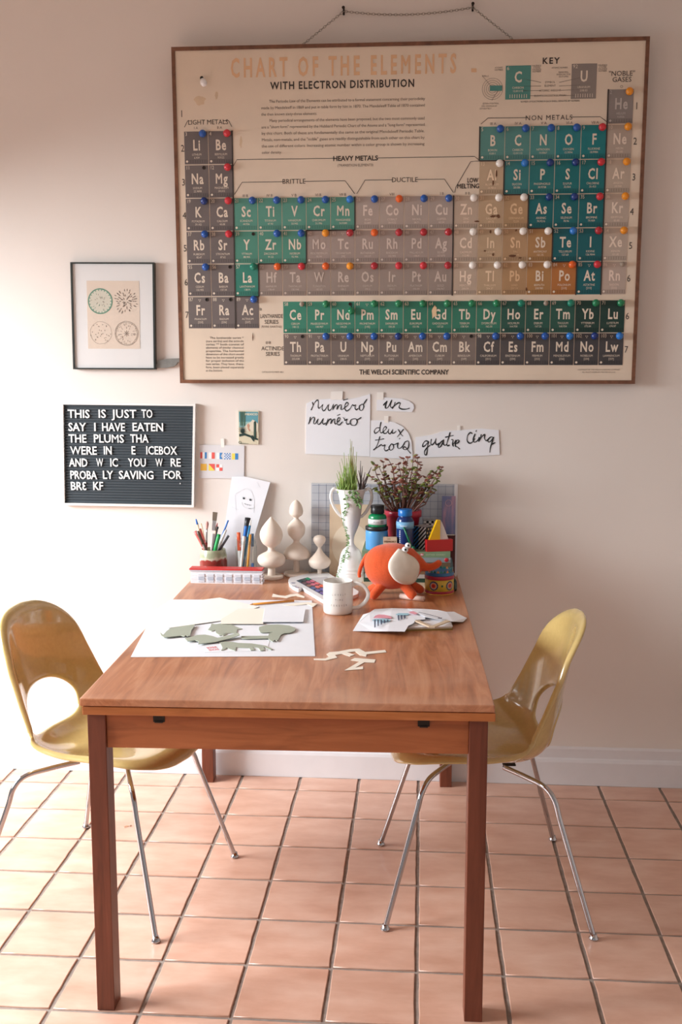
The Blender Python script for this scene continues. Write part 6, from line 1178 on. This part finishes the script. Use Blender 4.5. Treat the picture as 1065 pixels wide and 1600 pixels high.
# ---- papers
single('paper_sheet', flat([(204, 1027), (492, 1025.5), (487.5, 950), (487, 938.5), (267, 937), (243, 953)], .0004, .0008), M_paper, 'largest white paper sheet under the grey green cutouts', 'paper', tb(350, 985))
cA = [(211, 959, .004), (262, 950.5, .004), (300, 939.5, .003), (343, 934, .003), (405, 948, .0025), (346, 970, .003), (263, 981.5, .0045), (240, 974, .004)]
single('paper_sheet', flat(cA, .0014, .0007), M_cream, 'pale cream pointed sheet hanging over the left edge of the table', 'paper', tb(300, 960))
single('paper_sheet', flat([(372, 951.5), (413.5, 951), (411, 975), (345, 975), (345, 968)], .0048, .0007), cm('ivory_paper', (246, 240, 226), .8), 'small ivory sheet between the cream sheet and the white card', 'paper', tb(380, 965))
single('paper_card', flat([(413.2, 950.5), (477, 950.3), (473.5, 972), (410.3, 972.2)], .0057, .0012), M_paper, 'small blank white card on the large sheet below the pencil', 'card', tb(445, 962))
c1b = lambda x, y: (200 + x / 6.656, 920 + y / 6.656); c2b = lambda x, y: (340 + x / 6.265, 920 + y / 6.265)
M_cut = mat('grey_green_card', (168, 174, 158), .8, noise=.03)
slip = single('paper_slip', flat([(322.5, 1006.5), (345, 1003), (421, 1001), (417, 1017), (320, 1019.5)], .0013, .0006), M_paper, 'narrow white slip stamped in red under the dog cutout', 'paper', tb(350, 1012))
st = MB(); so_, se_ = tb(325.5, 1015, .0022), tb(341, 1013.5, .0022); ub = (se_ - so_).normalized(); vb = Vector((-ub.y, ub.x, 0)); fr_ = lambda u, v: so_ + ub * u + vb * v
text(st, 'BONNE', 0, .0085, .016, fr_, 0, 'b', u1=(se_ - so_).length); text(st, 'ENCRE', 0, -.012, .014, fr_, 0, 'b', u1=(se_ - so_).length)
o = link('red_stamp', st, cm('stamp_red', (226, 120, 124), .7), slip, slip.location); o['label'] = 'red stamped lettering'
gC = 'grey green paper cutouts'
def cut(label, pts, z0, th=.0016): single('paper_cutout', flat(pts, z0, th), M_cut, label, 'paper cutout', tb(*pts[0][:2]), gC)
cut('grey green cutout shaped like a wing, leftmost on the sheet', [c1b(*p) for p in ((330, 455), (365, 485), (400, 445), (440, 415), (690, 375), (690, 395), (662, 430), (650, 470), (645, 490), (618, 497), (600, 488), (585, 500), (550, 492), (375, 510), (345, 490))], .0050)
cut('grey green cutout of a bear at the top middle of the sheet', [c1b(*p) for p in ((868, 365), (900, 374), (960, 366))] + [c2b(*p) for p in ((60, 345), (130, 350), (178, 378), (242, 396), (190, 405), (186, 440), (130, 436), (80, 440), (40, 460), (18, 463))] + [c1b(*p) for p in ((1030, 472), (990, 492), (950, 486), (915, 462), (905, 435), (870, 446), (830, 432), (856, 400))], .0015)
cut('grey green cutout of an elephant with a long strip, rightmost on the sheet', [c2b(*p) for p in ((405, 378), (480, 358), (590, 354), (700, 365), (750, 385), (762, 402), (745, 422), (700, 436), (650, 440), (615, 458), (600, 490), (580, 517), (560, 502), (538, 522), (505, 503), (495, 490), (270, 495), (230, 490), (230, 468), (495, 465), (502, 442), (545, 428), (490, 430), (420, 432), (403, 405))], .0034)
cut('long pointed grey green cutout lying across the middle of the sheet', [(288.6, 998), (296, 996.6), (308, 993), (320, 992.4), (330.7, 994.4), (340, 997.4), (352, 995), (372.7, 989.5, .010), (374.5, 993, .010), (360, 998, .006), (335, 1004), (309.7, 1006.8), (311, 1003.4), (305, 1001), (293, 1002.6)], .0052)
cut('grey green cutout of a dog at the front of the sheet', [c2b(*p) for p in ((20, 530), (60, 520), (150, 526), (200, 535), (330, 540), (430, 555), (470, 562), (540, 597), (520, 601), (450, 572), (457, 605), (420, 611), (400, 582), (340, 572), (366, 604), (325, 607), (310, 582), (180, 577), (172, 611), (130, 597), (90, 582), (60, 602), (34, 606), (50, 582))], .0022)
M_scr = mat('paper_offcut', (246, 237, 222), .8); gS = 'cream paper offcuts on the table'
cut2 = lambda label, pts, z0=.0004, th=.0009: single('paper_offcut', flat(pts, z0, th), M_scr, label, 'paper offcut', tb(*pts[0][:2]), gS)
cut2('thin curved cream offcut just behind the pencil', [c2b(*p) for p in ((540, 50), (600, 66), (660, 72), (710, 56), (780, 50), (850, 76), (846, 89), (770, 72), (720, 79), (680, 91), (600, 83), (530, 80))])
cut2('pointed white offcut curling at the right corner of the large sheet', [c2b(*p) + ((.003,) if p[0] > 860 else ()) for p in ((640, 162), (760, 143), (880, 134), (975, 146), (935, 178), (872, 152), (760, 166), (690, 166))], .0014)
cS = lambda x, y: (430 + x / 3.435, 880 + y / 3.435)
cut2('S shaped cream offcut with a long tail at the front of the table', [cS(*p) for p in ((205, 514), (268, 513), (288, 504), (274, 490), (290, 479), (340, 475), (400, 463), (450, 460), (482, 478), (588, 467), (596, 479), (490, 490), (486, 501), (455, 495), (428, 475), (385, 480), (425, 492), (400, 501), (358, 488), (320, 494), (332, 509), (270, 523), (207, 520))])
cut2('Z shaped cream offcut nearest the front edge of the table', [cS(*p) for p in ((404, 521), (426, 510), (538, 519), (530, 535), (478, 533), (428, 562), (470, 555), (470, 570), (370, 577), (452, 529))])
a_, b_ = tb(390, 944.6, .0052), tb(459, 938.5, .0052); d_ = (b_ - a_); t = Thing('pencil', 'orange pencil lying across the top edge of the large sheet', 'pencil', (a_ + b_) / 2)
t.part('shaft', MB().tube([a_.lerp(b_, .07), a_.lerp(b_, .5), b_], .0034, 0, 6), cm('pencil_orange', (226, 148, 56), .4)); t.part('point', MB().tube([a_.lerp(b_, .07), a_], [.0034, .0006], 0, 6), cm('pencil_wood', (206, 150, 100), .6))
# ---- sketchbook with drawings
SKz = .0135; cvs = [tb(x, y) for x, y in ((603, 987), (707, 984.5), (701, 969.5), (606, 969))]
SK = Thing('sketchbook', 'thin mustard sketchbook under the crumpled drawings', 'book', sum(cvs, Vector()) / 4)
SK.part('cover', MB().prism(cvs, (0, 0, .0045)), cm('mustard_cover', (150, 122, 62), .6, noise=.15, nscale=60)); SK.part('pages', MB().prism([p.lerp(sum(cvs, Vector()) / 4, .02) + Vector((0, 0, .0047)) for p in cvs], (0, 0, .004)), cm('page_block', (216, 206, 188), .8, noise=.1, nscale=120)); SK.part('cover', MB().prism([p + Vector((0, 0, .0089)) for p in cvs], (0, 0, .0016)), cm('pale_cover', (232, 228, 230), .6))
def zpoly(name, label, pts, mt, th=.0007, group=None):
    return single(name, MB().prism([tb(*p) for p in pts], (0, 0, th)), mt, label, 'drawing', tb(*pts[0]), group)
A = zpoly('drawing_sheet', 'white drawing sheet with pink and blue domes over dark stripes, left on the sketchbook', [(551, 986, 0.0010), (559, 973, 0.0030), (567, 960.5, 0.0060), (577, 957.5, 0.0108), (585, 952, 0.0128), (612, 950.5, 0.0143), (642, 951.5, 0.0153), (664, 960, 0.0153), (664, 968, 0.0153), (649, 969, 0.0153), (645, 975, 0.0153), (638, 977.5, 0.0153), (632, 987, 0.0153), (606, 986.5, 0.0143), (580, 986.5, 0.0060)], M_paper)
B = zpoly('drawing_sheet', 'white drawing sheet with a grey line on it, right on the sketchbook', [(636, 951, 0.0183), (658, 951.5, 0.0183), (683, 953.5, 0.0168), (697, 956.2, 0.0138), (709, 956, 0.0108), (729, 966, 0.0040), (723, 972, 0.0040), (707, 971.5, 0.0118), (690, 969.5, 0.0168), (664, 964, 0.0183)], M_paper)
dA = MB(); zA = .0172
def dome(b, pts, mi, z, w_=0): b.poly([tb(x, y, z) for x, y in pts], mi)
c8 = lambda x, y: (540 + x / 5.325, 930 + y / 5.325)
dome(dA, [c8(*p) for p in ((228, 190), (245, 170), (275, 160), (320, 162), (365, 172), (384, 186), (378, 192))], 0, zA); dome(dA, [c8(*p) for p in ((215, 208), (240, 196), (300, 192), (350, 196), (374, 208), (360, 216), (230, 216))], 1, zA + .0003)
for i in range(5): x0 = 236 + i * 26; ln = 62 - i * 12; dome(dA, [c8(x0, 204), c8(x0 + 13, 204), c8(x0 + 11 + i, 204 + ln), c8(x0 + 2 + i, 208 + ln)], 2, zA + .0006)
dome(dA, [c8(*p) for p in ((415, 158), (440, 148), (520, 150), (530, 162), (500, 168), (420, 164))], 1, zA)
for i in range(3): x0 = 430 + i * 26; dome(dA, [c8(x0, 165), c8(x0 + 14, 165), c8(x0 + 16, 206 - i * 8), c8(x0 + 5, 210 - i * 8)], 2, zA + .0004)
o = link('coloured_drawing', dA, [cm('paint_pink', (232, 160, 176), .7), cm('paint_sky', (164, 206, 222), .7), cm('paint_slate', (74, 84, 108), .7)], A, A.location); o['kind'] = 'stuff'; o['label'] = 'pink and blue domes over dark stripes'
dB = MB(); dome(dB, [c8(*p) for p in ((520, 138), (560, 132), (600, 152), (575, 160), (540, 150))], 0, .0202); dB.ribbon([tb(*c8(x, y), z) for x, y, z in ((605, 140, .0202), (690, 160, .0202), (780, 184, .0172))], .0035, (0, 0, 1), 1); dome(dB, [c8(*p) for p in ((765, 185), (800, 186), (800, 196), (770, 194))], 1, .0192)
o = link('coloured_drawing', dB, [cm('paint_pink', (232, 160, 176), .7), cm('paint_grey_line', (116, 112, 122), .7)], B, B.location); o['kind'] = 'stuff'; o['label'] = 'pink dome and a grey line'
single('wood_strip', MB().prism([tb(*c8(x, y), z) for x, y, z in ((575, 222, .0142), (690, 270, .0142), (725, 272, .0142), (610, 218, .0142))], (0, 0, .004)), cm('strip_tan', (196, 172, 146), .7), 'flat tan wood strip tucked under the drawings on the sketchbook', 'wood strip', tb(*c8(640, 245), .0142))
single('wood_strip', MB().prism([tb(*c8(x, y), z) for x, y, z in ((700, 268, .0186), (740, 270, .0186), (868, 222, .0142), (835, 214, .0142))], (0, 0, .003)), cm('strip_pale', (210, 190, 164), .7), 'paler wood strip crossing over at the right of the sketchbook', 'wood strip', tb(*c8(780, 245), .0142))

# ---- a crumb on the floor
fp = onZ(198, 1292, 0.0); m = MB()
for dx, dy, r_, g in ((0, 0, .008, .3), (.012, .004, .006, 1.4), (-.006, -.006, .005, 2.2)):
    c_ = fp + Vector((dx, dy, .0012)); a_ = Vector((math.cos(g), math.sin(g), 0)); b_ = Vector((-a_.y, a_.x, 0)); m.prism([c_ - a_ * r_, c_ - b_ * r_ * .4, c_ + a_ * r_, c_ + b_ * r_ * .3 + Vector((0, 0, .002))], (0, 0, .0012))
single('dried_leaf', m, cm('leaf_tan', (206, 160, 128), .8), 'tiny dried leaf scrap on the floor tiles by the left chair', 'leaf', Vector((fp.x, fp.y, 0)), kind=None)
